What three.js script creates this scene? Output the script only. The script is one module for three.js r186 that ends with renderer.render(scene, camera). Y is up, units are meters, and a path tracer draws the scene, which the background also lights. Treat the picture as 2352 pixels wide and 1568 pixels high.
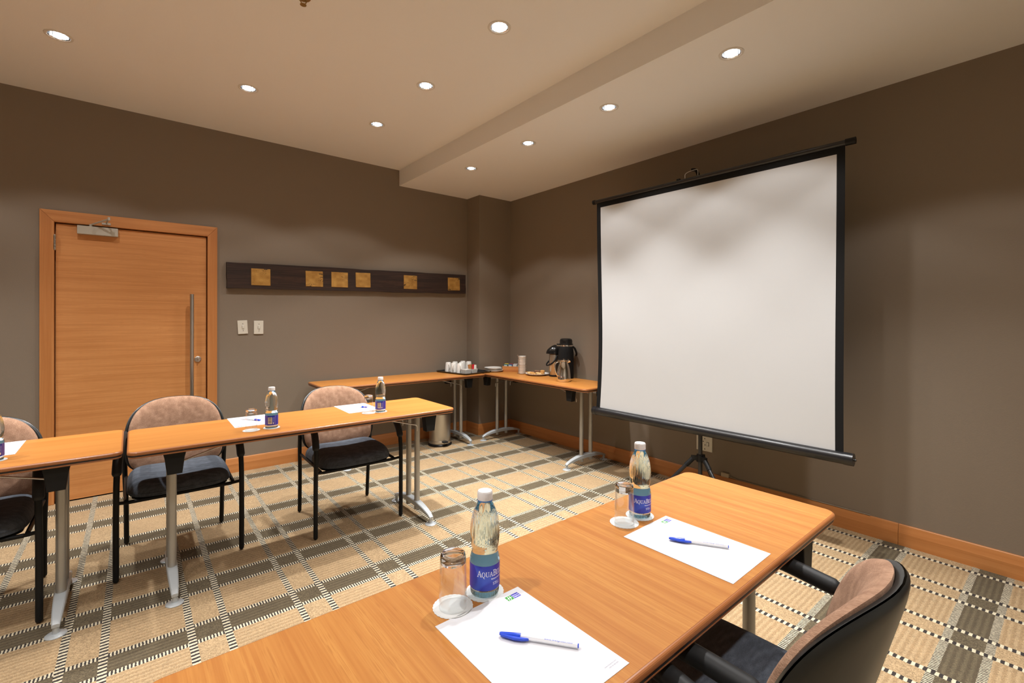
import * as THREE from 'three';
import { mergeGeometries, mergeVertices, toCreasedNormals } from 'three/addons/utils/BufferGeometryUtils.js';
import { RoundedBoxGeometry } from 'three/addons/geometries/RoundedBoxGeometry.js';

// ------------------------------------------------------------------ camera, exposure
const scene = new THREE.Scene();
scene.background = new THREE.Color(0x000000);
const W = 2352, H = 1568, FOCAL = 1069.5, HORIZON = 735;
const camera = new THREE.PerspectiveCamera(2 * Math.atan(H / 2 / FOCAL) * 180 / Math.PI, W / H, 0.02, 40);
camera.setViewOffset(W, H, 0, H / 2 - HORIZON, W, H);            // a lens shifted down a little, as in the photograph
camera.position.set(-3.534, 1.3287, 4.627);
camera.rotation.order = 'YXZ';
camera.rotation.set(-0.00266, -0.68296, 0.00325);
const renderer = new THREE.WebGLRenderer({ antialias: true });
renderer.toneMapping = THREE.LinearToneMapping;
renderer.toneMappingExposure = 1.0;
renderer.shadowMap.enabled = true;

// downlights: a strong core, the cone cut off by the reflector, and a weak wide spill
const CORE = 9.3, BEAM = 1.6, SPILL = 1.4;
const LAMP_COLOR = new THREE.Color().setRGB(1.0, 0.985, 0.975);

// ------------------------------------------------------------------ dimensions of the room (metres)
const X0 = -5.85, Z1 = 6.07;             // left wall, wall behind the camera
const HIGH = 2.911, LOW = 2.7456, SOFFIT = -1.329;
const PILLAR_X = -0.46, PILLAR_Z = 0.2505;
const T = 0.734;                          // table height

// ------------------------------------------------------------------ helpers
function rng(seed) { let a = seed >>> 0; return () => { a = (a + 0x6D2B79F5) >>> 0; let t = a; t = Math.imul(t ^ (t >>> 15), t | 1); t ^= t + Math.imul(t ^ (t >>> 7), t | 61); return ((t ^ (t >>> 14)) >>> 0) / 4294967296; }; }
const names = {};
function numbered(n) { names[n] = (names[n] ?? -1) + 1; return names[n] ? n + '_' + String(names[n]).padStart(3, '0') : n; }
function sh(o) { o.traverse(m => { if (m.isMesh) { m.castShadow = true; m.receiveShadow = true; } }); return o; }
function part(name, geo, mat, parent) { const m = new THREE.Mesh(geo, mat); m.name = name; m.castShadow = m.receiveShadow = true; parent.add(m); return m; }
function sub(name, parent) { const g = new THREE.Group(); g.name = name; parent.add(g); return g; }
function thing(name, label, category, [x, y, z] = [0, 0, 0], turn = 0, group) {
  const o = new THREE.Group(); o.name = numbered(name); o.position.set(x, y, z); o.rotation.y = turn;
  o.userData = { label, category }; if (group) o.userData.group = group; scene.add(o); return o;
}
function solo(name, geo, mat, label, category, [x, y, z] = [0, 0, 0], turn = 0, group) {
  const m = new THREE.Mesh(geo, mat); m.name = numbered(name); m.castShadow = m.receiveShadow = true; m.position.set(x, y, z); m.rotation.y = turn;
  m.userData = { label, category }; if (group) m.userData.group = group; scene.add(m); return m;
}
function copyOf(o, label, [x, y, z], turn = 0, group) {
  const c = o.clone(); c.name = numbered(o.name.replace(/_\d{3}$/, '')); c.position.set(x, y, z); c.rotation.set(0, turn, 0);
  c.userData = { label, category: o.userData.category }; const g = group ?? o.userData.group; if (g) c.userData.group = g; scene.add(c); return c;
}
function struct(name, geo, mat) { const m = geo ? new THREE.Mesh(geo, mat) : new THREE.Group(); m.name = name; m.userData = { kind: 'structure' }; m.castShadow = m.receiveShadow = true; scene.add(m); return m; }
const v3 = (x, y, z) => new THREE.Vector3(x, y, z);
function box(x0, x1, y0, y1, z0, z1) { const g = new THREE.BoxGeometry(x1 - x0, y1 - y0, z1 - z0); g.translate((x0 + x1) / 2, (y0 + y1) / 2, (z0 + z1) / 2); return g; }
function rbox(w, h, d, r = 0.003, s = 2) { return new RoundedBoxGeometry(w, h, d, s, r); }
function tube(pts, r, seg = 24, rad = 10, closed = false) { return new THREE.TubeGeometry(new THREE.CatmullRomCurve3(pts, closed, 'centripetal'), seg, r, rad, closed); }
function capTube(pts, r, seg = 24, rad = 10) {
  const g = tube(pts, r, seg, rad), a = new THREE.SphereGeometry(r, rad, 6), b = a.clone();
  a.translate(...pts[0].toArray()); b.translate(...pts[pts.length - 1].toArray());
  return mergeGeometries([g, a, b]);
}
function rod(a, b, r, rad = 12) {
  const d = b.clone().sub(a), g = new THREE.CylinderGeometry(r, r, d.length(), rad);
  g.applyQuaternion(new THREE.Quaternion().setFromUnitVectors(v3(0, 1, 0), d.clone().normalize()));
  const m = a.clone().add(b).multiplyScalar(0.5); g.translate(m.x, m.y, m.z); return g;
}
function lathe(pts, seg = 32) { return new THREE.LatheGeometry(pts.map(([r, y]) => new THREE.Vector2(Math.max(r, 1e-5), y)), seg); }
// creased lathe for hard corners
function latheC(pts, seg = 32, a = 0.6) { return toCreasedNormals(lathe(pts, seg), a); }
function roundRect(w, d, r) {
  const s = new THREE.Shape(), x = w / 2, y = d / 2;
  s.moveTo(-x + r, -y); s.lineTo(x - r, -y); s.absarc(x - r, -y + r, r, -Math.PI / 2, 0); s.lineTo(x, y - r); s.absarc(x - r, y - r, r, 0, Math.PI / 2);
  s.lineTo(-x + r, y); s.absarc(-x + r, y - r, r, Math.PI / 2, Math.PI); s.lineTo(-x, -y + r); s.absarc(-x + r, -y + r, r, Math.PI, Math.PI * 1.5); return s;
}
// lay an extrusion flat: the shape's y becomes z, its depth goes up from y0
function flat(shape, y0, depth, o = {}) {
  const g = new THREE.ExtrudeGeometry(shape, { depth, bevelEnabled: false, curveSegments: 10, ...o });
  g.rotateX(Math.PI / 2); g.translate(0, y0 + depth, 0); return g;
}
// uv in metres by the way each face points; along: which axis the u (grain) follows
function uvMetres(geo, along = 'x', off = [0, 0]) {
  const g = geo.index ? geo.toNonIndexed() : geo, p = g.attributes.position, n = p.count, uv = new Float32Array(n * 2);
  const a = v3(), b = v3(), c = v3(), e = v3();
  for (let i = 0; i < n; i += 3) {
    a.fromBufferAttribute(p, i); b.fromBufferAttribute(p, i + 1); c.fromBufferAttribute(p, i + 2);
    e.copy(b).sub(a).cross(c.clone().sub(a)); const ax = Math.abs(e.x), ay = Math.abs(e.y), az = Math.abs(e.z);
    const k = ax > ay && ax > az ? 'x' : ay > az ? 'y' : 'z';
    [a, b, c].forEach((q, j) => {
      let u, v;
      const rest = ['x', 'y', 'z'].filter(t => t !== k);
      if (rest.includes(along)) { u = q[along]; v = q[rest.find(t => t !== along)]; } else { u = q[rest[0]]; v = q[rest[1]]; }
      uv[(i + j) * 2] = u + off[0]; uv[(i + j) * 2 + 1] = v + off[1];
    });
  }
  g.setAttribute('uv', new THREE.BufferAttribute(uv, 2)); return g;
}
// a cushion over an outline: rings from the middle to the rim, a front and a back sheet
function cushion(outline, nr, na, front, back, place) {
  const pos = [], uv = [], idx = [];
  for (const side of [1, 0]) for (let i = 0; i <= nr; i++) for (let j = 0; j <= na; j++) {
    const r = i / nr, rr = 1 - Math.pow(1 - r, 1.6), [ox, oy] = outline(j / na * Math.PI * 2), x = ox * rr, y = oy * rr;
    const h = side ? front(rr, x, y) : back(rr, x, y), q = place(x, y, h); pos.push(...q); uv.push(x, y);
  }
  const row = na + 1, sheet = (nr + 1) * row;
  for (let s = 0; s < 2; s++) for (let i = 0; i < nr; i++) for (let j = 0; j < na; j++) {
    const a = s * sheet + i * row + j, b = a + 1, c = a + row, d = c + 1;
    if (s === 0) idx.push(a, c, b, b, c, d); else idx.push(a, b, c, b, d, c);
  }
  const g = new THREE.BufferGeometry(); g.setAttribute('position', new THREE.Float32BufferAttribute(pos, 3)); g.setAttribute('uv', new THREE.Float32BufferAttribute(uv, 2));
  g.setIndex(idx); g.computeVertexNormals(); return g;
}
function superEllipse(a, up, down, n1, n2) {
  return t => { const c = Math.cos(t), s = Math.sin(t), n = s > 0 ? n1 : n2, b = s > 0 ? up : down; return [a * Math.sign(c) * Math.pow(Math.abs(c), 2 / n), b * Math.sign(s) * Math.pow(Math.abs(s), 2 / n)]; };
}

// ------------------------------------------------------------------ procedural textures
const lerp = (a, b, t) => a + (b - a) * t, clamp = (x, a = 0, b = 1) => Math.min(b, Math.max(a, x)), smooth = (a, b, x) => { const t = clamp((x - a) / (b - a)); return t * t * (3 - 2 * t); };
function tileNoise(seed) {     // value noise that repeats after px by py cells
  const R = rng(seed), tab = new Float32Array(65536); for (let i = 0; i < 65536; i++) tab[i] = R();
  const at = (x, y, px, py) => { x = ((x % px) + px) % px; y = ((y % py) + py) % py; return tab[(x * 7919 + y * 104729 + (x * y) % 911) & 65535]; };
  return (x, y, px, py) => { const xi = Math.floor(x), yi = Math.floor(y), fx = x - xi, fy = y - yi, sx = fx * fx * (3 - 2 * fx), sy = fy * fy * (3 - 2 * fy);
    return lerp(lerp(at(xi, yi, px, py), at(xi + 1, yi, px, py), sx), lerp(at(xi, yi + 1, px, py), at(xi + 1, yi + 1, px, py), sx), sy); };
}
function texture(w, h, fn, color = true) {   // fn(u, v, out) with u, v in 0..1 fills out with sRGB values 0..1
  const d = new Uint8Array(w * h * 4), o = [0, 0, 0];
  for (let j = 0, k = 0; j < h; j++) for (let i = 0; i < w; i++, k += 4) { fn((i + 0.5) / w, (j + 0.5) / h, o); d[k] = clamp(o[0]) * 255; d[k + 1] = clamp(o[1]) * 255; d[k + 2] = clamp(o[2]) * 255; d[k + 3] = 255; }
  const t = new THREE.DataTexture(d, w, h, THREE.RGBAFormat); t.wrapS = t.wrapT = THREE.RepeatWrapping; t.magFilter = THREE.LinearFilter; t.minFilter = THREE.LinearMipmapLinearFilter; t.generateMipmaps = true; t.anisotropy = 8;
  if (color) t.colorSpace = THREE.SRGBColorSpace; t.needsUpdate = true; return t;
}
const scaled = (t, su, sv) => { const c = t.clone(); c.repeat.set(su, sv); c.needsUpdate = true; return c; };
const srgb = (r, g, b) => [r / 255, g / 255, b / 255];
const mix3 = (o, a, b, t) => { for (let i = 0; i < 3; i++) o[i] = lerp(a[i], b[i], t); };

// carpet: a woven plaid that repeats every CX by CZ metres; the tile holds 3 by 3 repeats
const CX = 0.4057, CZ = 0.4116;
const carpetNoise = tileNoise(11), carpetNoise2 = tileNoise(12);
const C_TAN = srgb(168, 143, 108), C_TAN2 = srgb(153, 127, 93), C_SPECK = srgb(156, 131, 97), C_OLIVE = srgb(97, 86, 65), C_OLIVE2 = srgb(82, 71, 53), C_CREAM = srgb(198, 187, 160), C_BLACK = srgb(50, 44, 41);
const carpetRnd = rng(5);
function carpetAt(u, v, o) {
  const x = u * 3 * CX, z = v * 3 * CZ;
  const n = carpetNoise(u * 620, v * 620, 620, 620), n2 = carpetNoise2(u * 260, v * 260, 260, 260), n3 = carpetNoise(u * 40, v * 40, 40, 40);
  const wob = (n2 - 0.5) * 0.0022;
  const cx = ((x % CX) + CX) % CX + wob, cz = ((z % CZ) + CZ) % CZ + wob;      // cell starts at the left dashed line / at the first ladder
  const LW = 0.014;
  const onX = Math.abs(cx) < LW || Math.abs(cx - CX) < LW || Math.abs(cx - 0.125) < LW;      // dashed lines that run along z
  const onZ = Math.abs(cz) < LW || Math.abs(cz - CZ) < LW || Math.abs(cz - 0.128) < LW;      // ladders that run along x
  const zPer = CZ / 18, xPer = CX / 35;
  if (onX) mix3(o, C_CREAM, C_BLACK, ((cz / zPer) % 1) < 0.5 ? 1 : 0);
  else if (onZ) mix3(o, C_CREAM, C_BLACK, ((cx / xPer) % 1 + 1) % 1 < 0.5 ? 1 : 0);
  else {
    const dark = cz > 0 && cz < 0.128, narrow = cx > 0 && cx < 0.125;
    if (narrow) mix3(o, dark ? C_OLIVE2 : C_SPECK, dark ? C_OLIVE : C_TAN, smooth(0.3, 0.7, n2 * 0.6 + n * 0.4));
    else { const rib = Math.sin(((cz / zPer) % 1) * Math.PI * 2 + (n2 - 0.5) * 0.8); const t = 0.5 + 0.5 * clamp(rib * 1.6, -1, 1); mix3(o, dark ? C_OLIVE2 : C_TAN2, dark ? C_OLIVE : C_TAN, t); }
  }
  const g = 1 + (n - 0.5) * 0.26 + (n2 - 0.5) * 0.08 + (n3 - 0.5) * 0.05;
  for (let i = 0; i < 3; i++) o[i] *= g;
}
const carpetMap = texture(2048, 2048, carpetAt);
carpetMap.repeat.set(1 / (3 * CX), 1 / (3 * CZ));
const carpetBump = texture(1024, 1024, (u, v, o) => { const b = carpetNoise(u * 620, v * 620, 620, 620) * 0.7 + carpetNoise2(u * 260, v * 260, 260, 260) * 0.3; o[0] = o[1] = o[2] = b; }, false);
carpetBump.repeat.set(1 / (3 * CX), 1 / (3 * CZ));

// wood with the grain along u; the tile is 1 m long and 0.5 m across
function woodTexture(seed, light, dark, pore, o = {}) {
  const a = tileNoise(seed), b = tileNoise(seed + 1), c = tileNoise(seed + 2);
  const { fine = 1, broad = 1, wav = 0.35, porosity = 0.35 } = o;
  return texture(1024, 1024, (u, v, out) => {
    const wv = v + (a(u * 2, v * 3, 2, 3) - 0.5) * 0.05 * wav;
    const s1 = a(u * 2, wv * 18, 2, 18), s2 = b(u * 4, wv * 90, 4, 90), s3 = c(u * 10, wv * 300, 10, 300), s4 = b(u * 30, wv * 500, 30, 500);
    let t = 0.5 + (s1 - 0.5) * 0.7 * broad + (s2 - 0.5) * 0.8 * fine + (s3 - 0.5) * 0.45 * fine;
    mix3(out, dark, light, clamp(t));
    const p = smooth(0.62, 0.85, s4 * 0.55 + s2 * 0.45) * porosity; for (let i = 0; i < 3; i++) out[i] = lerp(out[i], pore[i], p);
  });
}
const woodScale = t => { t.repeat.set(1, 2); return t; };
const deskWood = woodScale(woodTexture(21, srgb(187, 129, 63), srgb(167, 104, 45), srgb(141, 79, 29), { porosity: 0.3 }));
const deskWoodFine = woodScale(woodTexture(31, srgb(192, 130, 64), srgb(178, 114, 51), srgb(160, 97, 40), { fine: 0.5, broad: 1.2, porosity: 0.12, wav: 1.2 }));
const doorWood = woodScale(woodTexture(41, srgb(216, 152, 92), srgb(196, 130, 72), srgb(172, 106, 54), { fine: 1, broad: 0.8, porosity: 0.3, wav: 0.15 }));
const frameWood = woodScale(woodTexture(51, srgb(206, 142, 84), srgb(186, 120, 64), srgb(164, 100, 50), { fine: 0.6, broad: 1.3, porosity: 0.15, wav: 1 }));
const darkWood = woodScale(woodTexture(61, srgb(70, 46, 34), srgb(38, 25, 19), srgb(22, 14, 10), { fine: 1.4, broad: 1.2, porosity: 0.5, wav: 1 }));
const paintNoise = tileNoise(71);
const paintBump = texture(512, 512, (u, v, o) => { o[0] = o[1] = o[2] = 0.5 + (paintNoise(u * 90, v * 90, 90, 90) - 0.5) * 0.6 + (paintNoise(u * 220, v * 220, 220, 220) - 0.5) * 0.4; }, false);
paintBump.repeat.set(2.5, 2.5);
const fabNoise = tileNoise(81), fabNoise2 = tileNoise(82);
function fabricTexture(a, b, cells, weave) {
  return texture(512, 512, (u, v, o) => {
    const n = fabNoise(u * cells, v * cells, cells, cells), m = fabNoise2(u * 12, v * 12, 12, 12), w = 0.5 + 0.25 * Math.sin(u * cells * Math.PI) * weave + 0.25 * Math.sin(v * cells * Math.PI) * weave;
    mix3(o, a, b, clamp(0.25 + n * 0.5 * 0.9 + (m - 0.5) * 0.55 + (w - 0.5) * 0.5));
  });
}
const velvetMap = fabricTexture(srgb(138, 104, 82), srgb(192, 155, 128), 96, 0.35); velvetMap.repeat.set(5, 5);
const velvetBump = texture(512, 512, (u, v, o) => { o[0] = o[1] = o[2] = 0.5 + 0.25 * Math.sin(u * 96 * Math.PI) * Math.sin(v * 96 * Math.PI) + (fabNoise(u * 128, v * 128, 128, 128) - 0.5) * 0.5; }, false); velvetBump.repeat.set(9, 9);
const seatMap = fabricTexture(srgb(52, 56, 63), srgb(92, 99, 109), 110, 0.6); seatMap.repeat.set(4, 12);
const goldNoise = tileNoise(91), goldNoise2 = tileNoise(92);
const goldMap = texture(512, 512, (u, v, o) => {
  const n = goldNoise(u * 9, v * 9, 9, 9), crack = Math.abs(goldNoise(u * 7 + goldNoise2(u * 20, v * 20, 20, 20), v * 22, 7, 22) - 0.5), f = goldNoise2(u * 120, v * 120, 120, 120), b = goldNoise2(u * 3, v * 3, 3, 3);
  mix3(o, srgb(206, 160, 84), srgb(158, 112, 48), clamp(n * 0.7 + (f - 0.5) * 0.5)); const c = smooth(0.045, 0.012, crack) * smooth(0.45, 0.62, b) ; mix3(o, o.slice(), srgb(46, 34, 20), c * 0.9);
});

// ------------------------------------------------------------------ materials
const std = p => new THREE.MeshPhysicalMaterial(p);
const lin = (r, g, b) => new THREE.Color().setRGB(r, g, b);
const M = {
  carpet: std({ map: carpetMap, bumpMap: carpetBump, bumpScale: 0.003, roughness: 1, sheen: 0.2, sheenRoughness: 0.8 }),
  wall: std({ color: lin(0.240, 0.190, 0.140), roughness: 0.75, bumpMap: paintBump, bumpScale: 0.0002 }),
  wallLight: std({ color: lin(0.80, 0.76, 0.68), roughness: 0.75, bumpMap: paintBump, bumpScale: 0.0002 }),
  ceiling: std({ color: lin(0.88, 0.87, 0.85), roughness: 0.9, bumpMap: paintBump, bumpScale: 0.0002 }),
  trimRing: std({ color: lin(0.74, 0.70, 0.64), roughness: 0.6 }),
  desk: std({ map: deskWood, roughness: 0.45, specularIntensity: 0.55 }),
  deskFine: std({ map: deskWoodFine, roughness: 0.4, specularIntensity: 0.6 }),
  deskEdge: std({ color: lin(0.36, 0.13, 0.04), roughness: 0.32, clearcoat: 0.3, clearcoatRoughness: 0.2 }),
  door: std({ map: doorWood, roughness: 0.5 }),
  frame: std({ map: frameWood, roughness: 0.45 }),
  darkWood: std({ map: darkWood, roughness: 0.75, bumpMap: darkWood, bumpScale: 0.0015 }),
  gold: std({ map: goldMap, roughness: 0.55, metalness: 0.25 }),
  black: std({ color: lin(0.010, 0.010, 0.010), roughness: 0.45, specularIntensity: 0.4 }),
  blackMatte: std({ color: lin(0.010, 0.010, 0.010), roughness: 0.85, specularIntensity: 0.4 }),
  blackGloss: std({ color: lin(0.010, 0.010, 0.010), roughness: 0.12 }),
  blackSatin: std({ color: lin(0.014, 0.014, 0.015), roughness: 0.28 }),
  armPad: std({ color: lin(0.016, 0.0165, 0.017), roughness: 0.5, specularIntensity: 0.6 }),
  silver: std({ color: lin(0.42, 0.41, 0.38), roughness: 0.38, metalness: 0.55 }),
  footMetal: std({ color: lin(0.46, 0.49, 0.50), roughness: 0.42, metalness: 0.25 }),
  steel: std({ color: lin(0.62, 0.60, 0.57), roughness: 0.28, metalness: 1 }),
  steelBrushed: std({ color: lin(0.58, 0.55, 0.50), roughness: 0.34, metalness: 1 }),
  chrome: std({ color: lin(0.80, 0.79, 0.77), roughness: 0.06, metalness: 1 }),
  closer: std({ color: lin(0.50, 0.47, 0.40), roughness: 0.5, metalness: 0.15 }),
  velvet: std({ map: velvetMap, roughness: 1, bumpMap: velvetBump, bumpScale: 0.0007, sheen: 0.6, sheenRoughness: 0.5, sheenColor: lin(0.5, 0.36, 0.27) }),
  seat: std({ map: seatMap, roughness: 1 }),
  shell: std({ color: lin(0.014, 0.016, 0.016), roughness: 0.32, specularIntensity: 0.8 }),
  plateWhite: std({ color: lin(0.72, 0.68, 0.58), roughness: 0.4 }),
  rocker: std({ color: lin(0.78, 0.75, 0.66), roughness: 0.35 }),
  hole: std({ color: lin(0.02, 0.018, 0.015), roughness: 0.7 }),
  china: std({ color: lin(0.80, 0.78, 0.73), roughness: 0.15 }),
  screen: std({ color: lin(0.60, 0.61, 0.615), roughness: 0.95 }),
  coaster: std({ color: lin(0.64, 0.64, 0.63), roughness: 0.9 }),
  capWhite: std({ color: lin(0.82, 0.82, 0.82), roughness: 0.4 }),
  penBlue: std({ color: lin(0.015, 0.07, 0.62), roughness: 0.2 }),
  penWhite: std({ color: lin(0.78, 0.79, 0.82), roughness: 0.25 }),
  water: std({ color: lin(1, 1, 1), roughness: 0.02, transmission: 1, thickness: 0.06, ior: 1.34, attenuationColor: lin(0.58, 0.85, 0.97), attenuationDistance: 0.12 }),
  pet: std({ color: lin(0.55, 0.82, 0.97), roughness: 0.04, transmission: 1, thickness: 0, ior: 1.5 }),
  lining: std({ color: lin(0.74, 0.84, 0.88), roughness: 0.8 }),
  neckBlue: std({ color: lin(0.08, 0.30, 0.75), roughness: 0.15, transmission: 0.5, thickness: 0 }),
  glassThin: std({ color: lin(0.97, 0.98, 0.98), roughness: 0.01, transmission: 1, thickness: 0, ior: 1.5 }),
  glassSolid: std({ color: lin(1, 1, 1), roughness: 0.01, transmission: 1, thickness: 0.02, ior: 1.5 }),
  reflector: std({ color: lin(0.86, 0.88, 0.90), roughness: 0.14, metalness: 1 }),
  bulb: new THREE.MeshStandardMaterial({ color: 0xffffff, emissive: new THREE.Color().setRGB(1, 0.98, 0.95), emissiveIntensity: 9 }),
  brass: std({ color: lin(0.45, 0.28, 0.10), roughness: 0.35, metalness: 0.8 }),
  cable: std({ color: lin(0.30, 0.24, 0.17), roughness: 0.6 }),
  boxBeige: std({ color: lin(0.50, 0.40, 0.27), roughness: 0.5 }),
};

// ------------------------------------------------------------------ floor, walls, ceiling
{
  const g = new THREE.PlaneGeometry(-X0, Z1); g.rotateX(-Math.PI / 2); g.translate(X0 / 2, 0, Z1 / 2);
  const f = box(X0, 0, -0.1, 0, 0, Z1).toNonIndexed(), p = f.attributes.position, uv = f.attributes.uv;
  // the plaid lines up with the walls: dashed lines at x = -0.503 - k CX, ladders at z = 0.15 + k CZ
  for (let i = 0; i < p.count; i++) uv.setXY(i, p.getX(i) + 0.503 + 20 * CX, p.getZ(i) - 0.150 + 20 * CZ);
  struct('floor', f, M.carpet);
}
const LAMPS = [];
for (const z of [0.972, 1.79, 2.612, 3.434, 4.252]) LAMPS.push([-1.063, LOW, z]);
for (const z of [0.98, 1.795, 2.615, 3.433]) { LAMPS.push([-1.992, HIGH, z]); LAMPS.push([-4.79, HIGH, z]); }
for (const x of [-1.992, -4.79]) LAMPS.push([x, HIGH, 5.072]);
LAMPS.push([-2.92, HIGH, 0.983]);
for (const z of [0.983, 3.433, 5.072]) LAMPS.push([-3.86, HIGH, z]);
const HOLE = 0.050;
function slab(x0, x1, z0, z1, y, th, holes) {
  const s = new THREE.Shape(); s.moveTo(x0, z0); s.lineTo(x1, z0); s.lineTo(x1, z1); s.lineTo(x0, z1); s.closePath();
  for (const [x, , z] of holes) { const h = new THREE.Path(); h.absarc(x, z, HOLE, 0, Math.PI * 2, true); s.holes.push(h); }
  return uvMetres(flat(s, y, th, { curveSegments: 24 }));
}
struct('ceiling', slab(X0, SOFFIT, 0, Z1, HIGH, 0.06, LAMPS.filter(l => l[1] === HIGH)), M.ceiling);
{
  const low = struct('ceiling_soffit');
  part('soffit_board', slab(SOFFIT, 0, 0, Z1, LOW, 0.06, LAMPS.filter(l => l[1] === LOW)), M.ceiling, low);
  part('soffit_fascia', uvMetres(box(SOFFIT, SOFFIT + 0.03, LOW + 0.06, HIGH + 0.06, 0, Z1)), M.ceiling, low);
}
const DOOR = { x0: -3.962, x1: -3.062, top: 1.998, fx0: -4.043, fx1: -2.985, ftop: 2.0896 };
{
  const s = new THREE.Shape(); s.moveTo(X0 - 0.12, 0); s.lineTo(DOOR.x0 - 0.03, 0); s.lineTo(DOOR.x0 - 0.03, DOOR.top + 0.03); s.lineTo(DOOR.x1 + 0.03, DOOR.top + 0.03); s.lineTo(DOOR.x1 + 0.03, 0); s.lineTo(0.12, 0); s.lineTo(0.12, 3.02); s.lineTo(X0 - 0.12, 3.02); s.closePath();
  const g = new THREE.ExtrudeGeometry(s, { depth: 0.12, bevelEnabled: false }); g.translate(0, 0, -0.12);
  struct('wall_back', uvMetres(g), M.wall);
}
struct('wall_right', uvMetres(box(0, 0.12, 0, 3.02, 0, Z1 + 0.12)), M.wall);
struct('wall_left', uvMetres(box(X0 - 0.12, X0, 0, 3.02, 0, Z1 + 0.12)), M.wall);
struct('wall_front', uvMetres(box(X0, 0, 0, 3.02, Z1, Z1 + 0.12)), M.wallLight);
struct('wall_pillar', uvMetres(box(PILLAR_X, 0, 0, LOW, 0, PILLAR_Z)), M.wall);

// skirting: a board with a sloped upper face, in lengths
const SKIRT = [[0, 0], [0.020, 0], [0.020, 0.074], [0.0195, 0.0755], [0.009, 0.119], [0.007, 0.121], [0, 0.122]];
function skirting(len, mitreA = 0, mitreB = 0) {          // runs along +x from 0 to len, stands on the floor, proud towards +z
  const s = new THREE.Shape(SKIRT.map(([d, y]) => new THREE.Vector2(d, y))), g = new THREE.ExtrudeGeometry(s, { depth: len, bevelEnabled: false });
  const p = g.attributes.position;
  for (let i = 0; i < p.count; i++) { const d = p.getX(i), y = p.getY(i), l = p.getZ(i); const x = l < len / 2 ? l + mitreA * d : l + mitreB * d; p.setXYZ(i, x, y, d); }
  const idx = g.toNonIndexed ? (g.index ? g.toNonIndexed() : g) : g, q = idx.attributes.position;   // the map x,z swap mirrors the faces: turn them back
  for (let i = 0; i < q.count; i += 3) { const a = [q.getX(i), q.getY(i), q.getZ(i)], b = [q.getX(i + 2), q.getY(i + 2), q.getZ(i + 2)]; q.setXYZ(i, ...b); q.setXYZ(i + 2, ...a); }
  idx.computeVertexNormals(); return uvMetres(idx, 'x', [len * 3.1, 0.3]);
}
function skirtRun(parent, x, z, turn, len, a, b) { const m = part('board', skirting(len, a, b), M.frame, parent); m.position.set(x, 0, z); m.rotation.y = turn; return m; }
{
  const back = struct('baseboard_back');
  skirtRun(back, X0, 0, 0, DOOR.fx0 - X0, 0, 0);
  skirtRun(back, DOOR.fx1, 0, 0, PILLAR_X - DOOR.fx1, 0, -1);
  const pil = struct('baseboard_pillar');
  skirtRun(pil, PILLAR_X, 0, -Math.PI / 2, PILLAR_Z, 1, 1);
  skirtRun(pil, PILLAR_X, PILLAR_Z, 0, -PILLAR_X, -1, -1);
  const right = struct('baseboard_right');
  for (const [z0, z1, a, b] of [[PILLAR_Z, 2.05, 1, 0], [2.052, 3.935, 0, 0], [3.937, Z1, 0, 0]]) skirtRun(right, 0, z0, -Math.PI / 2, z1 - z0, a, b);
}

// ------------------------------------------------------------------ downlights
const lampRing = latheC([[0.047, 0.004], [0.047, -0.001], [0.050, -0.004], [0.056, -0.005], [0.062, -0.003], [0.063, 0], [0.050, 0.0005], [0.047, 0.004]], 40, 0.9);
const lampCup = (() => { const pts = []; for (let i = 0; i <= 10; i++) { const t = i / 10; pts.push([0.047 - 0.017 * t * t, 0.004 + 0.095 * t]); } pts.push([0.0, 0.099]); return toCreasedNormals(lathe(pts, 16), 0.25); })();
const lampRim = latheC([[0.047, 0.004], [0.0445, 0.001], [0.0475, -0.0015]], 40, 0.9);
const lampBulb = mergeGeometries([-1, 1].map(s => { const g = new THREE.CapsuleGeometry(0.0085, 0.045, 6, 12); g.translate(s * 0.0105, 0.060, 0); return g; }));
LAMPS.forEach(([x, y, z], i) => {
  const soffit = y === LOW;
  const t = thing('downlight', soffit ? 'round recessed downlight in the lower ceiling strip above the screen' : 'round recessed downlight in the higher main ceiling', 'downlight', [x, y, z], i * 0.7, soffit ? 'downlights in the lower ceiling' : 'downlights in the higher ceiling');
  part('trim_ring', lampRing, M.trimRing, t); part('reflector', lampCup, M.reflector, t); part('rim', lampRim, M.reflector, t); part('bulb', lampBulb, M.bulb, t);
  for (const [angle, pen, cd] of [[38, 1, CORE], [41, 0.2, BEAM], [57, 0.12, SPILL]]) {
    const l = new THREE.SpotLight(LAMP_COLOR, cd, 0, angle * Math.PI / 180, pen, 2); l.position.set(0, -0.008, 0); l.target.position.set(0, -2, 0); l.name = 'lamp_light';
    l.castShadow = true; l.shadow.radius = 1.7; t.add(l); t.add(l.target); l.target.name = 'lamp_aim';
  }
});
{
  const t = thing('sprinkler', 'small brass fire sprinkler head in the higher ceiling', 'sprinkler', [-2.885, HIGH, 2.19]);
  part('escutcheon', latheC([[0, -0.004], [0.02, -0.006], [0.034, -0.003], [0.036, 0], [0, 0]], 28), M.brass, t);
  part('frame', mergeGeometries([tube([v3(-0.006, -0.004, 0), v3(-0.014, -0.02, 0), v3(-0.004, -0.036, 0)], 0.0025, 12, 6), tube([v3(0.006, -0.004, 0), v3(0.014, -0.02, 0), v3(0.004, -0.036, 0)], 0.0025, 12, 6), (() => { const g = new THREE.CylinderGeometry(0.006, 0.008, 0.01, 12); g.translate(0, -0.008, 0); return g; })()]), M.brass, t);
  part('deflector', (() => { const g = new THREE.CylinderGeometry(0.015, 0.015, 0.0015, 18); g.translate(0, -0.038, 0); return g; })(), M.brass, t);
}

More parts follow.
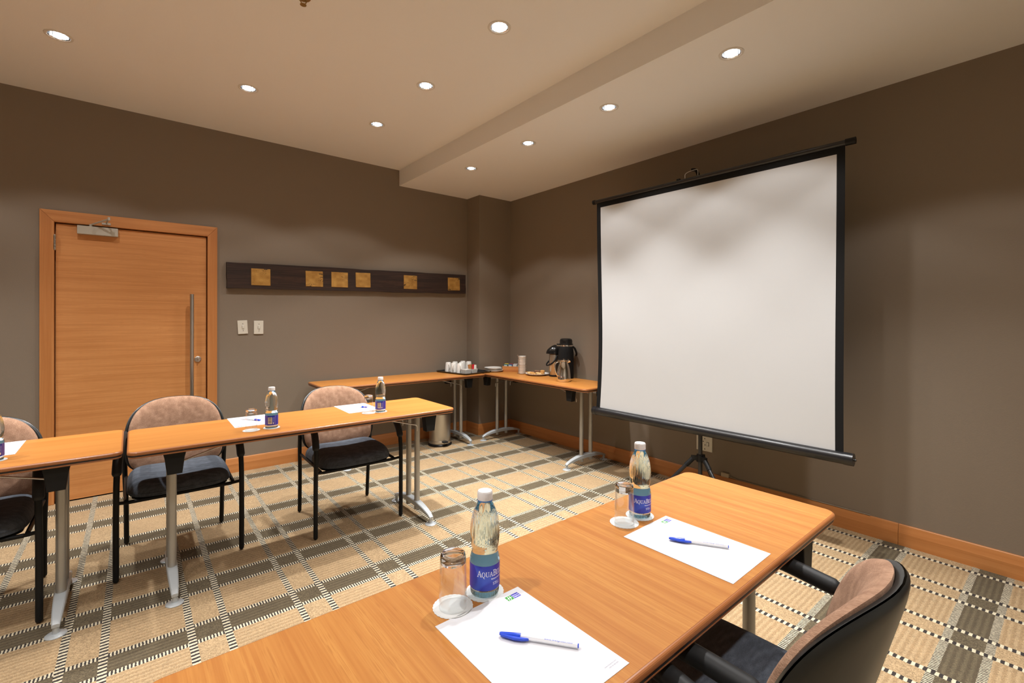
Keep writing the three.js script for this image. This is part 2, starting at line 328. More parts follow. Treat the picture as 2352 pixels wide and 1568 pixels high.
// ------------------------------------------------------------------ door
{
  const d = struct('door_1'); d.userData.label = 'light oak flush door with a long steel pull bar';
  part('leaf', uvMetres(box(DOOR.x0, DOOR.x1, 0.008, DOOR.top, -0.040, -0.002), 'x'), M.door, d);
  const poly = (pts, z0, z1, along) => { const g = new THREE.ExtrudeGeometry(new THREE.Shape(pts.map(q => new THREE.Vector2(...q))), { depth: z1 - z0 - 0.003, bevelEnabled: true, bevelThickness: 0.003, bevelSize: 0.003, bevelOffset: -0.003, bevelSegments: 2 }); g.translate(0, 0, z0); return uvMetres(g, along); };
  const ix0 = DOOR.x0 - 0.007, ix1 = DOOR.x1 + 0.008, it = DOOR.top + 0.009;
  part('jamb', poly([[DOOR.fx0, 0], [ix0, 0], [ix0, it], [DOOR.fx0, DOOR.ftop]], 0, 0.022, 'y'), M.frame, d);
  part('jamb', poly([[ix1, 0], [DOOR.fx1, 0], [DOOR.fx1, DOOR.ftop], [ix1, it]], 0, 0.022, 'y'), M.frame, d);
  part('head', poly([[DOOR.fx0, DOOR.ftop], [ix0, it], [ix1, it], [DOOR.fx1, DOOR.ftop]].reverse(), 0, 0.022, 'x'), M.frame, d);
  part('lining', uvMetres(mergeGeometries([box(ix0 - 0.02, ix0, 0, it, -0.12, 0), box(ix1, ix1 + 0.02, 0, it, -0.12, 0), box(ix0 - 0.02, ix1 + 0.02, it, it + 0.02, -0.12, 0), box(ix0, ix0 + 0.022, 0, it, -0.12, -0.044), box(ix1 - 0.022, ix1, 0, it, -0.12, -0.044), box(ix0, ix1, it - 0.022, it, -0.12, -0.044)]), 'y'), M.frame, d);
  part('threshold_back', box(ix0, ix1, -0.05, it, -0.13, -0.12), M.hole, d);
  for (const y of [1.862, 0.170]) {
    const g = []; for (let k = 0; k < 5; k++) { const c = new THREE.CylinderGeometry(0.0075, 0.0075, 0.0185, 12); c.translate(0, (k - 2) * 0.02, 0); g.push(c); }
    for (const s of [-1, 1]) { const c = new THREE.SphereGeometry(0.0065, 10, 8); c.translate(0, s * 0.051, 0); g.push(c); }
    const h = part('hinge', mergeGeometries(g), M.steel, d); h.position.set(DOOR.x0 - 0.004, y, 0.020);
  }
  const bar = part('pull_bar', (() => { const g = new THREE.CylinderGeometry(0.0145, 0.0145, 1.04, 20); return g; })(), M.steel, d); bar.position.set(-3.166, 1.0, 0.075);
  for (const y of [1.36, 0.64]) { const b = part('bar_mount', (() => { const g = new THREE.CylinderGeometry(0.008, 0.008, 0.075, 12); g.rotateX(Math.PI / 2); return g; })(), M.steel, d); b.position.set(-3.166, y, 0.036); }
  const lock = part('lock_rose', (() => { const g = latheC([[0, 0.010], [0.020, 0.010], [0.0235, 0.007], [0.0245, 0], [0, 0]], 28, 0.5); g.rotateX(Math.PI / 2); return g; })(), M.steel, d); lock.position.set(-3.119, 0.988, -0.002);
  const turn = part('thumb_turn', rbox(0.008, 0.026, 0.014, 0.003), M.steel, d); turn.position.set(-3.119, 0.988, 0.014);
  // closer
  const cl = part('closer_body', rbox(0.226, 0.060, 0.040, 0.002), M.closer, d); cl.position.set(-3.736, 1.966, 0.019);
  const spin = part('closer_spindle', (() => { const g = new THREE.CylinderGeometry(0.009, 0.009, 0.02, 14); return g; })(), M.closer, d); spin.position.set(-3.776, 2.002, 0.024);
  part('closer_arm', mergeGeometries([rod(v3(-3.776, 2.008, 0.024), v3(-3.672, 2.046, 0.135), 0.006, 8), rod(v3(-3.672, 2.046, 0.135), v3(-3.690, 2.030, 0.022), 0.005, 8), (() => { const g = new THREE.CylinderGeometry(0.008, 0.008, 0.022, 14); g.translate(-3.672, 2.048, 0.135); return g; })(), (() => { const g = new THREE.BoxGeometry(0.05, 0.014, 0.008); g.translate(-3.690, 2.026, 0.025); return g; })()]), M.closer, d);
}

// ------------------------------------------------------------------ on the walls
{
  const t = thing('wall_panel', 'long dark wooden wall panel with six gold leaf squares', 'wall art', [-1.7105, 1.7128, 0.002]); t.rotation.z = 0.0163;
  const g = new THREE.BoxGeometry(2.416, 0.221, 0.036, 60, 4, 1), p = g.attributes.position, R = tileNoise(17);
  for (let i = 0; i < p.count; i++) { const y = p.getY(i), x = p.getX(i); if (Math.abs(y) > 0.1) p.setY(i, y + Math.sign(y) * (R((x + 3) * 7, y > 0 ? 1.5 : 7.5, 64, 64) - 0.5) * 0.007); if (Math.abs(x) > 1.2) p.setX(i, x + (R(y * 30 + 9, 3.3, 64, 64) - 0.5) * 0.006); }
  g.translate(0, 0, 0.018); part('plank', uvMetres(g, 'x'), M.darkWood, t);
  const sq = [[-2.660, 1.690], [-2.208, 1.700], [-1.971, 1.705], [-1.737, 1.7145], [-1.215, 1.720], [-0.667, 1.7275]];
  sq.forEach(([x, y], k) => { const s = rbox(0.152 + (k % 3) * 0.004, 0.146, 0.006, 0.002); const q = uvMetres(s, 'x'), uv = q.attributes.uv; for (let i = 0; i < uv.count; i++) uv.setXY(i, uv.getX(i) * 4 + k * 0.37, uv.getY(i) * 4 + k * 0.61);
    const m = part('gold_square', q, M.gold, t); m.position.set(x + 1.7105, y - 1.7128 - (x + 1.7105) * 0.0163, 0.0375); m.rotation.z = (k % 2 ? 0.006 : -0.008); });
}
function lightSwitch(x, y, tilt, label) {
  const t = thing('light_switch', label, 'light switch', [x, y, 0]); t.rotation.z = tilt;
  const pl = part('plate', rbox(0.076, 0.118, 0.009, 0.003), M.plateWhite, t); pl.position.z = 0.0045;
  const rk = part('rocker', rbox(0.014, 0.026, 0.008, 0.002), M.rocker, t); rk.position.set(0.002, 0, 0.011); rk.rotation.x = 0.12;
  const su = part('rocker_surround', rbox(0.018, 0.030, 0.003, 0.001), M.closer, t); su.position.set(0.002, 0, 0.0085);
  for (const s of [-1, 1]) { const c = part('screw', (() => { const g = new THREE.CylinderGeometry(0.003, 0.003, 0.002, 10); g.rotateX(Math.PI / 2); return g; })(), M.hole, t); c.position.set(0.002, s * 0.030, 0.0092); }
}
lightSwitch(-2.795, 1.249, 0.055, 'off-white light switch plate mounted slightly askew, closer to the door');
lightSwitch(-2.671, 1.246, 0, 'off-white light switch plate mounted straight, farther from the door');
{
  const t = thing('wall_socket', 'off-white wall socket plate behind the screen stand', 'wall socket', [0, 0.343, 2.722], -Math.PI / 2);
  const pl = part('plate', rbox(0.132, 0.118, 0.010, 0.004), M.plateWhite, t); pl.position.z = 0.005;
  const rk = part('rocker', rbox(0.016, 0.026, 0.007, 0.002), M.rocker, t); rk.position.set(0.030, 0.0, 0.011);
  const su = part('rocker_surround', rbox(0.021, 0.031, 0.003, 0.001), M.hole, t); su.position.set(0.030, 0.0, 0.0095);
  for (const [x, y] of [[0.008, -0.010], [-0.022, -0.010], [-0.007, 0.016], [0.006, 0.040], [0.006, -0.042]]) { const c = part('socket_hole', (() => { const g = new THREE.CylinderGeometry(0.0042, 0.0042, 0.002, 12); g.rotateX(Math.PI / 2); return g; })(), M.hole, t); c.position.set(x, y, 0.0102); }
}
{
  const t = thing('cable_box', 'small beige cable box on top of the skirting, its thin cable running away', 'cable box', [0, 0, 0]);
  const b = part('box_body', rbox(0.022, 0.030, 0.058, 0.003), M.boxBeige, t); b.position.set(-0.0115, 0.1385, 2.894);
  part('cable', tube([v3(-0.012, 0.136, 2.922), v3(-0.010, 0.128, 2.96), v3(-0.008, 0.1255, 3.05), v3(-0.0078, 0.1252, 3.4), v3(-0.0075, 0.1252, 3.8)], 0.003, 40, 6), M.cable, t);
}

// ------------------------------------------------------------------ folding tables
const glideGeo = mergeGeometries([latheC([[0, 0], [0.036, 0], [0.036, 0.003], [0.030, 0.007], [0.012, 0.009], [0.012, 0.012], [0, 0.012]], 28, 0.5), (() => { const g = new THREE.CylinderGeometry(0.0105, 0.0115, 0.036, 14); g.translate(0, 0.026, 0); return g; })()].map(g => g.index ? g.toNonIndexed() : g));
const HALF_FOOT = 0.262;
const footGeo = (() => {      // a cast arch: runs along z, widest and highest in the middle
  const N = 28, pos = [], idx = [];
  for (let i = 0; i <= N; i++) {
    const s = -1 + 2 * i / N, z = s * HALF_FOOT, k = 1 - s * s, w = 0.0125 + 0.010 * Math.pow(k, 0.7), top = 0.050 + 0.052 * Math.pow(k, 0.8), th = 0.014 + 0.018 * k, b = 0.004;
    for (const [x, y] of [[-w, top - th], [-w, top - b], [-w + b, top], [w - b, top], [w, top - b], [w, top - th]]) pos.push(x, y, z);
  }
  for (let i = 0; i < N; i++) for (let j = 0; j < 6; j++) { const a = i * 6 + j, b = i * 6 + (j + 1) % 6, c = a + 6, d = b + 6; idx.push(a, b, c, b, d, c); }
  idx.push(0, 2, 1, 0, 3, 2, 0, 4, 3, 0, 5, 4); const e = N * 6; idx.push(e, e + 1, e + 2, e, e + 2, e + 3, e, e + 3, e + 4, e, e + 4, e + 5);
  const g = new THREE.BufferGeometry(); g.setAttribute('position', new THREE.Float32BufferAttribute(pos, 3)); g.setIndex(idx); g.computeVertexNormals();
  g.setAttribute('uv', new THREE.Float32BufferAttribute(new Float32Array(pos.length / 3 * 2), 2)); return toCreasedNormals(g, 0.7);
})();
const postGeo = (() => { const g = new THREE.CylinderGeometry(0.0185, 0.0185, 0.640, 20); g.translate(0, 0.040 + 0.320, 0); return g; })();
const barGeo = D => { const g = new THREE.CylinderGeometry(0.017, 0.017, D - 0.10, 14); g.rotateX(Math.PI / 2); g.translate(0, 0.682, 0); return g; };
const bumperGeo = (() => {     // wedge of black plastic at the ends of the crossbar
  const s = new THREE.Shape([[-0.045, 0], [0.045, 0], [0.038, -0.030], [0.029, -0.104], [-0.029, -0.104], [-0.038, -0.030]].map(q => new THREE.Vector2(...q)).reverse());
  const g = new THREE.ExtrudeGeometry(s, { depth: 0.044, bevelEnabled: true, bevelSize: 0.004, bevelThickness: 0.004, bevelOffset: -0.004, bevelSegments: 2 }); g.translate(0, 0.705, -0.022); return g;
})();
function braceGeo(z) { return tube([v3(0.33, 0.702, z), v3(0.20, 0.668, z), v3(0.06, 0.628, z), v3(0.030, 0.618, z), v3(0.023, 0.606, z), v3(0.024, 0.578, z)], 0.0042, 30, 8); }
function makeTable(label, L, D, legAt, fine, grain) {
  const t = thing('folding_table', label, 'table', [0, 0, 0]);
  const top = flat(roundRect(L - 0.014, D - 0.014, 0.030), T - 0.006, 0.0062);
  part('tabletop', uvMetres(top, grain, [L * 1.7, D * 2.3]), fine ? M.deskFine : M.desk, t);
  const lip = new THREE.ExtrudeGeometry(roundRect(L, D, 0.036), { depth: 0.004, bevelEnabled: true, bevelThickness: 0.007, bevelSize: 0.007, bevelOffset: -0.007, bevelSegments: 4, curveSegments: 10 });
  lip.rotateX(Math.PI / 2); lip.translate(0, T - 0.0002 - 0.007, 0); part('edge_lip', lip, M.deskEdge, t);
  part('edge_seal', flat(roundRect(L - 0.006, D - 0.006, 0.033), T - 0.0225, 0.0045), M.blackSatin, t);
  const un = new THREE.ExtrudeGeometry(roundRect(L - 0.008, D - 0.008, 0.032), { depth: 0.002, bevelEnabled: true, bevelThickness: 0.004, bevelSize: 0.005, bevelOffset: -0.005, bevelSegments: 2, curveSegments: 8 });
  un.rotateX(Math.PI / 2); un.translate(0, T - 0.0255, 0); part('underside', un, M.deskEdge, t);
  const bar = barGeo(D);
  for (const s of [-1, 1]) {
    const leg = sub('leg', t); leg.position.x = s * legAt; leg.rotation.y = 0; if (s > 0) leg.scale.x = -1;
    part('foot', footGeo, M.footMetal, leg); part('crossbar', bar, M.silver, leg);
    for (const z of [-0.062, 0.062]) { const p = part('post', postGeo, M.silver, leg); p.position.z = z; }
    for (const z of [-1, 1]) { const g = part('glide', glideGeo, M.footMetal, leg); g.position.z = z * (HALF_FOOT - 0.012); const b = part('bumper', bumperGeo, M.black, leg); b.position.z = z * (D / 2 - 0.050); }
    for (const z of [-0.105, 0.105]) part('brace', braceGeo(z), M.steel, leg);
  }
  return t;
}
const near = makeTable('long oak folding table by the tripod screen, set with two places', 1.69, 0.505, 0.665, false, 'z');
near.position.set(-2.683, 0, 3.905); near.rotation.y = 0.012;
const rowA = makeTable('long oak folding table in front of the door, full length between two chairs', 1.69, 0.545, 0.672, true, 'x');
rowA.position.set(-2.711, 0, 1.712);
const rowB = makeTable('oak folding table with one bottle, end to end with the longer set row', 1.69, 0.545, 0.63, true, 'x');
rowB.position.set(-4.415, 0, 1.668); rowB.rotation.y = 0.004;
rowA.userData.label = 'oak folding table with two bottles and two glasses, standing before the door';
const sideA = makeTable('oak folding side table against the wall under the dark panel', 1.69, 0.515, 0.65, true, 'x');
sideA.position.set(-1.428, 0, 0.305);
const sideB = makeTable('oak folding side table along the screen wall, carrying the coffee flasks', 1.69, 0.505, 0.63, true, 'x');
sideB.position.set(-0.317, 0, 1.122); sideB.rotation.y = Math.PI / 2;

// ------------------------------------------------------------------ chairs (face +z)
function makeChair(label) {
  const t = thing('armchair', label, 'chair', [0, 0, 0], 0, 'conference chairs');
  const YC = 0.602;
  // seat: a saddle with rounded edges
  const so = superEllipse(0.236, 0.232, 0.232, 5, 4.5);
  part('seat', cushion(so, 14, 72,
    (r, x, z) => 0.062 * Math.pow(1 - Math.pow(r, 7), 0.5) - 0.004 + 0.018 * (x / 0.236) ** 2 * (1 - r ** 8) - 0.010 * smooth(0.05, 0.23, -z),
    r => -0.030 * Math.pow(1 - Math.pow(r, 10), 0.5), (x, z, h) => [x, 0.418 + h - (z < 0 ? 0.0 : 0.10 * z * z * 2), -z + 0.012]), M.seat, t);
  const curve = x => 1.6 * x * x, lean = y => -(y - YC) * 0.26;
  const po = superEllipse(0.234, 0.232, 0.186, 2.75, 3.8);
  part('backrest', cushion(po, 14, 80, r => 0.046 * Math.pow(1 - Math.pow(r, 5), 0.5), r => -0.006 * Math.pow(1 - Math.pow(r, 8), 0.5), (x, y, h) => [x, YC + y, -0.262 + curve(x) + lean(YC + y) + h]), M.velvet, t);
  const co = superEllipse(0.250, 0.232, 0.190, 2.75, 3.4);
  part('back_shell', cushion(co, 10, 80, (r) => 0.004 + 0.014 * smooth(0.80, 0.97, r) * Math.pow(Math.max(0, 1 - Math.pow(r, 30)), 0.5), r => -0.012 * Math.pow(Math.max(0, 1 - Math.pow(r, 14)), 0.5), (x, y, h) => [x, YC + y, -0.282 + curve(x) + lean(YC + y) + h]), M.shell, t);
  for (const s of [-1, 1]) {
    part('leg', capTube([v3(s * 0.275, 0.002 + 0.0125, 0.245), v3(s * 0.275, 0.30, 0.245), v3(s * 0.273, 0.50, 0.243), v3(s * 0.270, 0.575, 0.225), v3(s * 0.264, 0.640, 0.165), v3(s * 0.260, 0.662, 0.06), v3(s * 0.256, 0.664, -0.06), v3(s * 0.248, 0.655, -0.17)], 0.0130, 56, 12), M.black, t);
    part('arm_pad', capTube([v3(s * 0.272, 0.548, 0.236), v3(s * 0.270, 0.590, 0.218), v3(s * 0.265, 0.642, 0.165), v3(s * 0.261, 0.667, 0.07), v3(s * 0.257, 0.671, -0.04), v3(s * 0.248, 0.660, -0.165)], 0.0205, 48, 14), M.armPad, t);
    part('leg', capTube([v3(s * 0.238, 0.0145, -0.245), v3(s * 0.240, 0.25, -0.228), v3(s * 0.246, 0.45, -0.212), v3(s * 0.247, 0.58, -0.196), v3(s * 0.240, 0.645, -0.192)], 0.0125, 36, 12), M.black, t);
    part('side_rail', rod(v3(s * 0.236, 0.392, 0.21), v3(s * 0.240, 0.405, -0.216), 0.009), M.black, t);
  }
  part('stretcher', mergeGeometries([rod(v3(-0.274, 0.398, 0.244), v3(-0.225, 0.385, 0.215), 0.0085), rod(v3(0.274, 0.398, 0.244), v3(0.225, 0.385, 0.215), 0.0085), rod(v3(-0.225, 0.385, 0.215), v3(0.225, 0.385, 0.215), 0.0095)]), M.black, t);
  part('seat_pan', (() => { const g = flat(roundRect(0.43, 0.40, 0.05), 0.386, 0.008); return g; })(), M.blackMatte, t);
  return t;
}
const chair = makeChair('brown velvet armchair in front of the door leaf, behind the set table');
chair.position.set(-3.325, 0, 1.333);
copyOf(chair, 'brown velvet armchair behind the set table, right beside the table legs and the pedal bin', [-2.410, 0, 1.481]);
copyOf(chair, 'brown velvet armchair cut off by the frame, behind the table with one bottle', [-4.125, 0, 1.520]);
copyOf(chair, 'brown velvet armchair seen from behind, pushed up to the table near the screen wall', [-2.425, 0, 4.075], Math.PI + 0.04);
copyOf(chair, 'brown velvet armchair of which only the top of the back shows above its neighbour', [-3.022, 0, 4.085], Math.PI);

// ------------------------------------------------------------------ projection screen on a tripod
{
  const SX = 0, z0 = 1.963 - 2.9, z1 = 3.822 - 2.9, YB = 0.549, YT = 2.318;
  const t = thing('projection_screen', 'white pull-up projection screen with black borders on a black tripod', 'screen', [-0.4447, 0, 2.9], 0.0268);
  const c = (r, a, b, s = 24) => rod(a, b, r, s);
  // fabric: hangs from the slat, edges a little drawn in lower down
  const edge = (k, y) => { const q = clamp((y - YB) / (YT - YB)); const bow = 0.022 * Math.sin(Math.PI * Math.pow(1 - q, 1.8)) ; return k < 0 ? z0 + 0.037 + bow : z1 - 0.050 - bow * 0.15; };
  const sheet = (a, b, ya, yb, x, nz, ny) => { const pos = [], uv = [], idx = []; for (let j = 0; j <= ny; j++) for (let i = 0; i <= nz; i++) { const y = lerp(ya, yb, j / ny), l = edge(-1, y), r = edge(1, y); const z = lerp(a(l, r), b(l, r), i / nz); pos.push(x + 0.004 * Math.sin(Math.PI * (y - YB) / (YT - YB)), y, z); uv.push(z, y); }
    for (let j = 0; j < ny; j++) for (let i = 0; i < nz; i++) { const p = j * (nz + 1) + i; idx.push(p, p + 1, p + nz + 1, p + 1, p + nz + 2, p + nz + 1); }
    const g = new THREE.BufferGeometry(); g.setAttribute('position', new THREE.Float32BufferAttribute(pos, 3)); g.setAttribute('uv', new THREE.Float32BufferAttribute(uv, 2)); g.setIndex(idx); g.computeVertexNormals(); return g; };
  const thick = g => { const b = g.clone(); b.translate(0.0012, 0, 0); const i = b.index.array.slice(); for (let k = 0; k < i.length; k += 3) { const s = i[k]; i[k] = i[k + 2]; i[k + 2] = s; } b.setIndex(Array.from(i)); b.computeVertexNormals(); return mergeGeometries([g, b]); };
  const BW = 0.040;
  part('screen_fabric', thick(sheet((l, r) => l + BW, (l, r) => r - BW, YB, YT - 0.045, SX, 8, 40)), M.screen, t);
  part('side_border', thick(sheet((l, r) => l, (l, r) => l + BW, YB, YT, SX, 1, 40)), M.blackMatte, t);
  part('side_border', thick(sheet((l, r) => r - BW, (l, r) => r, YB, YT, SX, 1, 40)), M.blackMatte, t);
  part('top_border', thick(sheet((l, r) => l + BW, (l, r) => r - BW, YT - 0.045, YT, SX, 1, 1)), M.blackMatte, t);
  part('fabric_back', (() => { const g = sheet((l, r) => l, (l, r) => r, YB, YT, SX + 0.002, 1, 40); return thick(g); })(), M.blackMatte, t);
  part('top_slat', c(0.0165, v3(SX, YT + 0.010, z0 + 0.02), v3(SX, YT + 0.010, z1 - 0.045)), M.blackSatin, t);
  for (const [a, b] of [[z0, z0 + 0.022], [z1 - 0.047, z1]]) part('slat_cap', c(0.0195, v3(SX, YT + 0.010, a), v3(SX, YT + 0.010, b)), M.black, t);
  part('roller_tube', c(0.0335, v3(SX, YB, z0 + 0.05), v3(SX, YB, z1 - 0.045), 32), M.blackSatin, t);
  for (const [a, b] of [[z0 + 0.012, z0 + 0.05], [z1 - 0.045, z1 - 0.002]]) part('tube_cap', c(0.0355, v3(SX, YB, a), v3(SX, YB, b), 32), M.blackSatin, t);
  part('tube_pin', c(0.007, v3(SX, YB, z1 - 0.002), v3(SX, YB, z1 + 0.010), 12), M.blackGloss, t);
  const PX = SX + 0.055, PZ = 0.0;
  part('pole', mergeGeometries([c(0.0145, v3(PX, 0.06, PZ), v3(PX, 1.30, PZ), 16), c(0.0115, v3(PX, 1.25, PZ), v3(PX, YT + 0.035, PZ), 16)]), M.blackSatin, t);
  part('tube_bracket', rbox(0.06, 0.05, 0.05, 0.006).translate(PX - 0.02, YB - 0.005, PZ), M.black, t);
  // hook, wire bail and knob at the top
  part('hook', tube([v3(PX, YT + 0.02, PZ - 0.02), v3(PX - 0.01, YT + 0.055, PZ - 0.022), v3(PX - 0.03, YT + 0.078, PZ - 0.030), v3(PX - 0.048, YT + 0.080, PZ - 0.050)], 0.011, 20, 10), M.black, t);
  part('wire_bail', tube([v3(SX, YT + 0.022, PZ - 0.095), v3(SX, YT + 0.056, PZ - 0.094), v3(SX, YT + 0.066, PZ - 0.075), v3(SX, YT + 0.072, PZ - 0.02), v3(SX, YT + 0.070, PZ - 0.004), v3(SX, YT + 0.056, PZ + 0.002), v3(SX, YT + 0.024, PZ + 0.002)], 0.0022, 40, 6), M.steel, t);
  part('slat_knob', rbox(0.02, 0.014, 0.028, 0.004).translate(SX, YT + 0.028, PZ - 0.145), M.black, t);
  // tripod
  part('hub', mergeGeometries([(() => { const g = new THREE.CylinderGeometry(0.024, 0.026, 0.05, 18); g.translate(PX, 0.340, PZ); return g; })(), ...[-0.1, 2.0, -2.2].map(a => { const g = new THREE.BoxGeometry(0.05, 0.03, 0.024); g.translate(0.035, 0, 0); g.rotateY(-a); g.translate(PX, 0.340, PZ); return g; })]), M.black, t);
  for (const a of [-0.1, 2.0, -2.2]) {
    const d = v3(Math.cos(a), 0, Math.sin(a)), p0 = v3(PX, 0.334, PZ).addScaledVector(d, 0.05), p1 = v3(PX, 0.016, PZ).addScaledVector(d, 0.34);
    const leg = part('leg', rod(p0, p1, 0.0125, 14), M.blackSatin, t);
    part('leg_sleeve', rod(p0, p0.clone().lerp(p1, 0.16), 0.0165, 14), M.black, leg);
    part('foot_cap', (() => { const g = new THREE.SphereGeometry(0.016, 12, 8); g.translate(p1.x, 0.016, p1.z); return g; })(), M.black, leg);
  }
}

// ------------------------------------------------------------------ pedal bin
{
  const t = thing('pedal_bin', 'brushed steel pedal bin with black lid under the tables', 'bin', [-1.012, 0, 0.322]);
  part('body', latheC([[0, 0.02], [0.112, 0.02], [0.112, 0.335], [0.108, 0.335]], 48, 0.5), M.steelBrushed, t);
  part('base_ring', latheC([[0, 0], [0.124, 0], [0.126, 0.012], [0.114, 0.024], [0, 0.024]], 48, 0.5), M.black, t);
  part('lower_band', latheC([[0.1125, 0.024], [0.1165, 0.026], [0.1165, 0.052], [0.1125, 0.054]], 48, 0.5), M.steelBrushed, t);
  part('lid', latheC([[0.113, 0.330], [0.118, 0.332], [0.118, 0.350], [0.112, 0.362], [0.06, 0.376], [0, 0.380]], 48, 0.6), M.black, t);
  const p = part('pedal', rbox(0.055, 0.013, 0.050, 0.006), M.black, t); p.position.set(-0.012, 0.050, 0.128);
  const b = part('hinge_block', rbox(0.05, 0.07, 0.022, 0.004), M.black, t); b.position.set(0.05, 0.315, -0.105);
}

// ------------------------------------------------------------------ printed matter
function canvasTexture(w, h, draw) { const c = document.createElement('canvas'); c.width = w; c.height = h; draw(c.getContext('2d'), w, h); const t = new THREE.CanvasTexture(c); t.colorSpace = THREE.SRGBColorSpace; t.anisotropy = 8; return t; }
function hotelMark(g, x, y, w) {                     // green and blue letterhead mark, x y its left top, w its width
  const h = w * 0.44, m = w * 0.45;
  g.fillStyle = '#3f9b3c'; g.fillRect(x, y, m, h); g.fillStyle = '#4444b4'; g.fillRect(x + m + w * 0.015, y, w - m - w * 0.015, h);
  g.strokeStyle = '#ffffff'; g.lineWidth = w * 0.045; g.lineCap = 'round';
  g.beginPath(); g.moveTo(x + m * 0.40, y + h * 0.14); g.quadraticCurveTo(x + m * 0.38, y + h * 0.6, x + m * 0.22, y + h * 0.88); g.stroke();
  g.beginPath(); g.moveTo(x + m * 0.72, y + h * 0.12); g.quadraticCurveTo(x + m * 0.70, y + h * 0.6, x + m * 0.52, y + h * 0.90); g.stroke();
  g.beginPath(); g.moveTo(x + m * 0.16, y + h * 0.56); g.quadraticCurveTo(x + m * 0.5, y + h * 0.40, x + m * 0.86, y + h * 0.46); g.stroke();
  g.fillStyle = '#ffffff'; g.textAlign = 'left'; g.font = 'bold ' + Math.round(h * 0.26) + 'px sans-serif'; g.fillText('Holiday Inn', x + m + w * 0.04, y + h * 0.42, w * 0.48);
  g.font = 'bold ' + Math.round(h * 0.34) + 'px sans-serif'; g.fillText('Express', x + m + w * 0.04, y + h * 0.80, w * 0.48);
}
const paperMap = canvasTexture(1050, 1485, (g, w, h) => {
  g.fillStyle = '#d6d6da'; g.fillRect(0, 0, w, h); hotelMark(g, w - 245, 70, 170);
  g.fillStyle = '#7c7f96'; g.font = '17px sans-serif'; g.textAlign = 'right'; g.fillText('www.hiexpress.com', w - 60, h - 92); g.fillText('+800 80 800 800', w - 60, h - 66);
});
const paperMat = std({ map: paperMap, roughness: 0.85 });
const paperGeo = (() => { const g = new THREE.BoxGeometry(0.21, 0.0008, 0.297), uv = g.attributes.uv, n = g.attributes.normal, p = g.attributes.position;
  for (let i = 0; i < p.count; i++) { if (n.getY(i) > 0.5) uv.setXY(i, p.getX(i) / 0.21 + 0.5, 0.5 - p.getZ(i) / 0.297); else uv.setXY(i, 0.3, 0.5); } g.translate(0, 0.0004, 0); return g; })();
const labelMap = canvasTexture(2048, 512, (g, w, h) => {
  g.fillStyle = '#1f2fae'; g.fillRect(0, 0, w, h);
  for (let k = 0; k < 5; k++) { g.fillStyle = 'rgba(70,110,215,0.16)'; g.beginPath(); g.moveTo(560 + k * 30, 0); g.quadraticCurveTo(760 + k * 60, 180, 1000 + k * 40, 260 + k * 20); g.quadraticCurveTo(820, 330, 640 + k * 20, h); g.lineTo(520 + k * 25, h); g.quadraticCurveTo(760, 250, 560, 0); g.fill(); }
  g.fillStyle = '#f4f6fb'; g.textAlign = 'left'; const X = w / 2 - 370;
  g.save(); g.translate(X, 222); g.scale(1.0, 1.18);
  g.font = '150px serif'; g.fillText('A', 0, 0); let a = g.measureText('A').width - 8; g.font = '118px serif'; g.fillText('QUA', a, 0); a += g.measureText('QUA').width - 4; g.font = '150px serif'; g.fillText('B', a, 0); a += g.measureText('B').width - 8; g.font = '118px serif'; g.fillText('ELLE', a, 0); g.restore();
  g.font = 'bold 40px sans-serif'; g.fillText('Natural Spring Water', w / 2 - 60, 292); g.font = '78px sans-serif'; g.fillText('STILL', w / 2 - 20, 410);
  // the other side: bar code panel and small print
  const bx = 1700; g.fillStyle = '#e8e4d8'; g.fillRect(bx, 90, 215, 350); g.fillStyle = '#4a463c'; const R = rng(3); for (let y = 108; y < 400;) { const t = 3 + R() * 10; g.fillRect(bx + 22, y, 170, t); y += t + 4 + R() * 8; }
  g.save(); g.translate(2010, 440); g.rotate(-Math.PI / 2); g.fillStyle = '#c9d2f0'; g.font = 'bold 44px sans-serif'; g.fillText('STILL WATER 500ml', 0, 0, 360); g.restore();
  g.fillStyle = '#e8e4d8'; g.fillRect(1955, 360, 34, 90); g.fillStyle = 'rgba(150,120,190,0.7)'; g.fillRect(1600, 0, 60, h); g.fillRect(0, 0, 50, h);
});
const labelMat = std({ map: labelMap, roughness: 0.35 });
const penMap = canvasTexture(512, 64, (g, w, h) => { g.fillStyle = '#eef0f5'; g.fillRect(0, 0, w, h); g.fillStyle = '#3a4fc0'; g.font = 'italic bold 26px sans-serif'; g.textAlign = 'left'; g.fillText('www.hiexpress.com', 215, 40); });
const penPrint = std({ map: penMap, roughness: 0.25 });

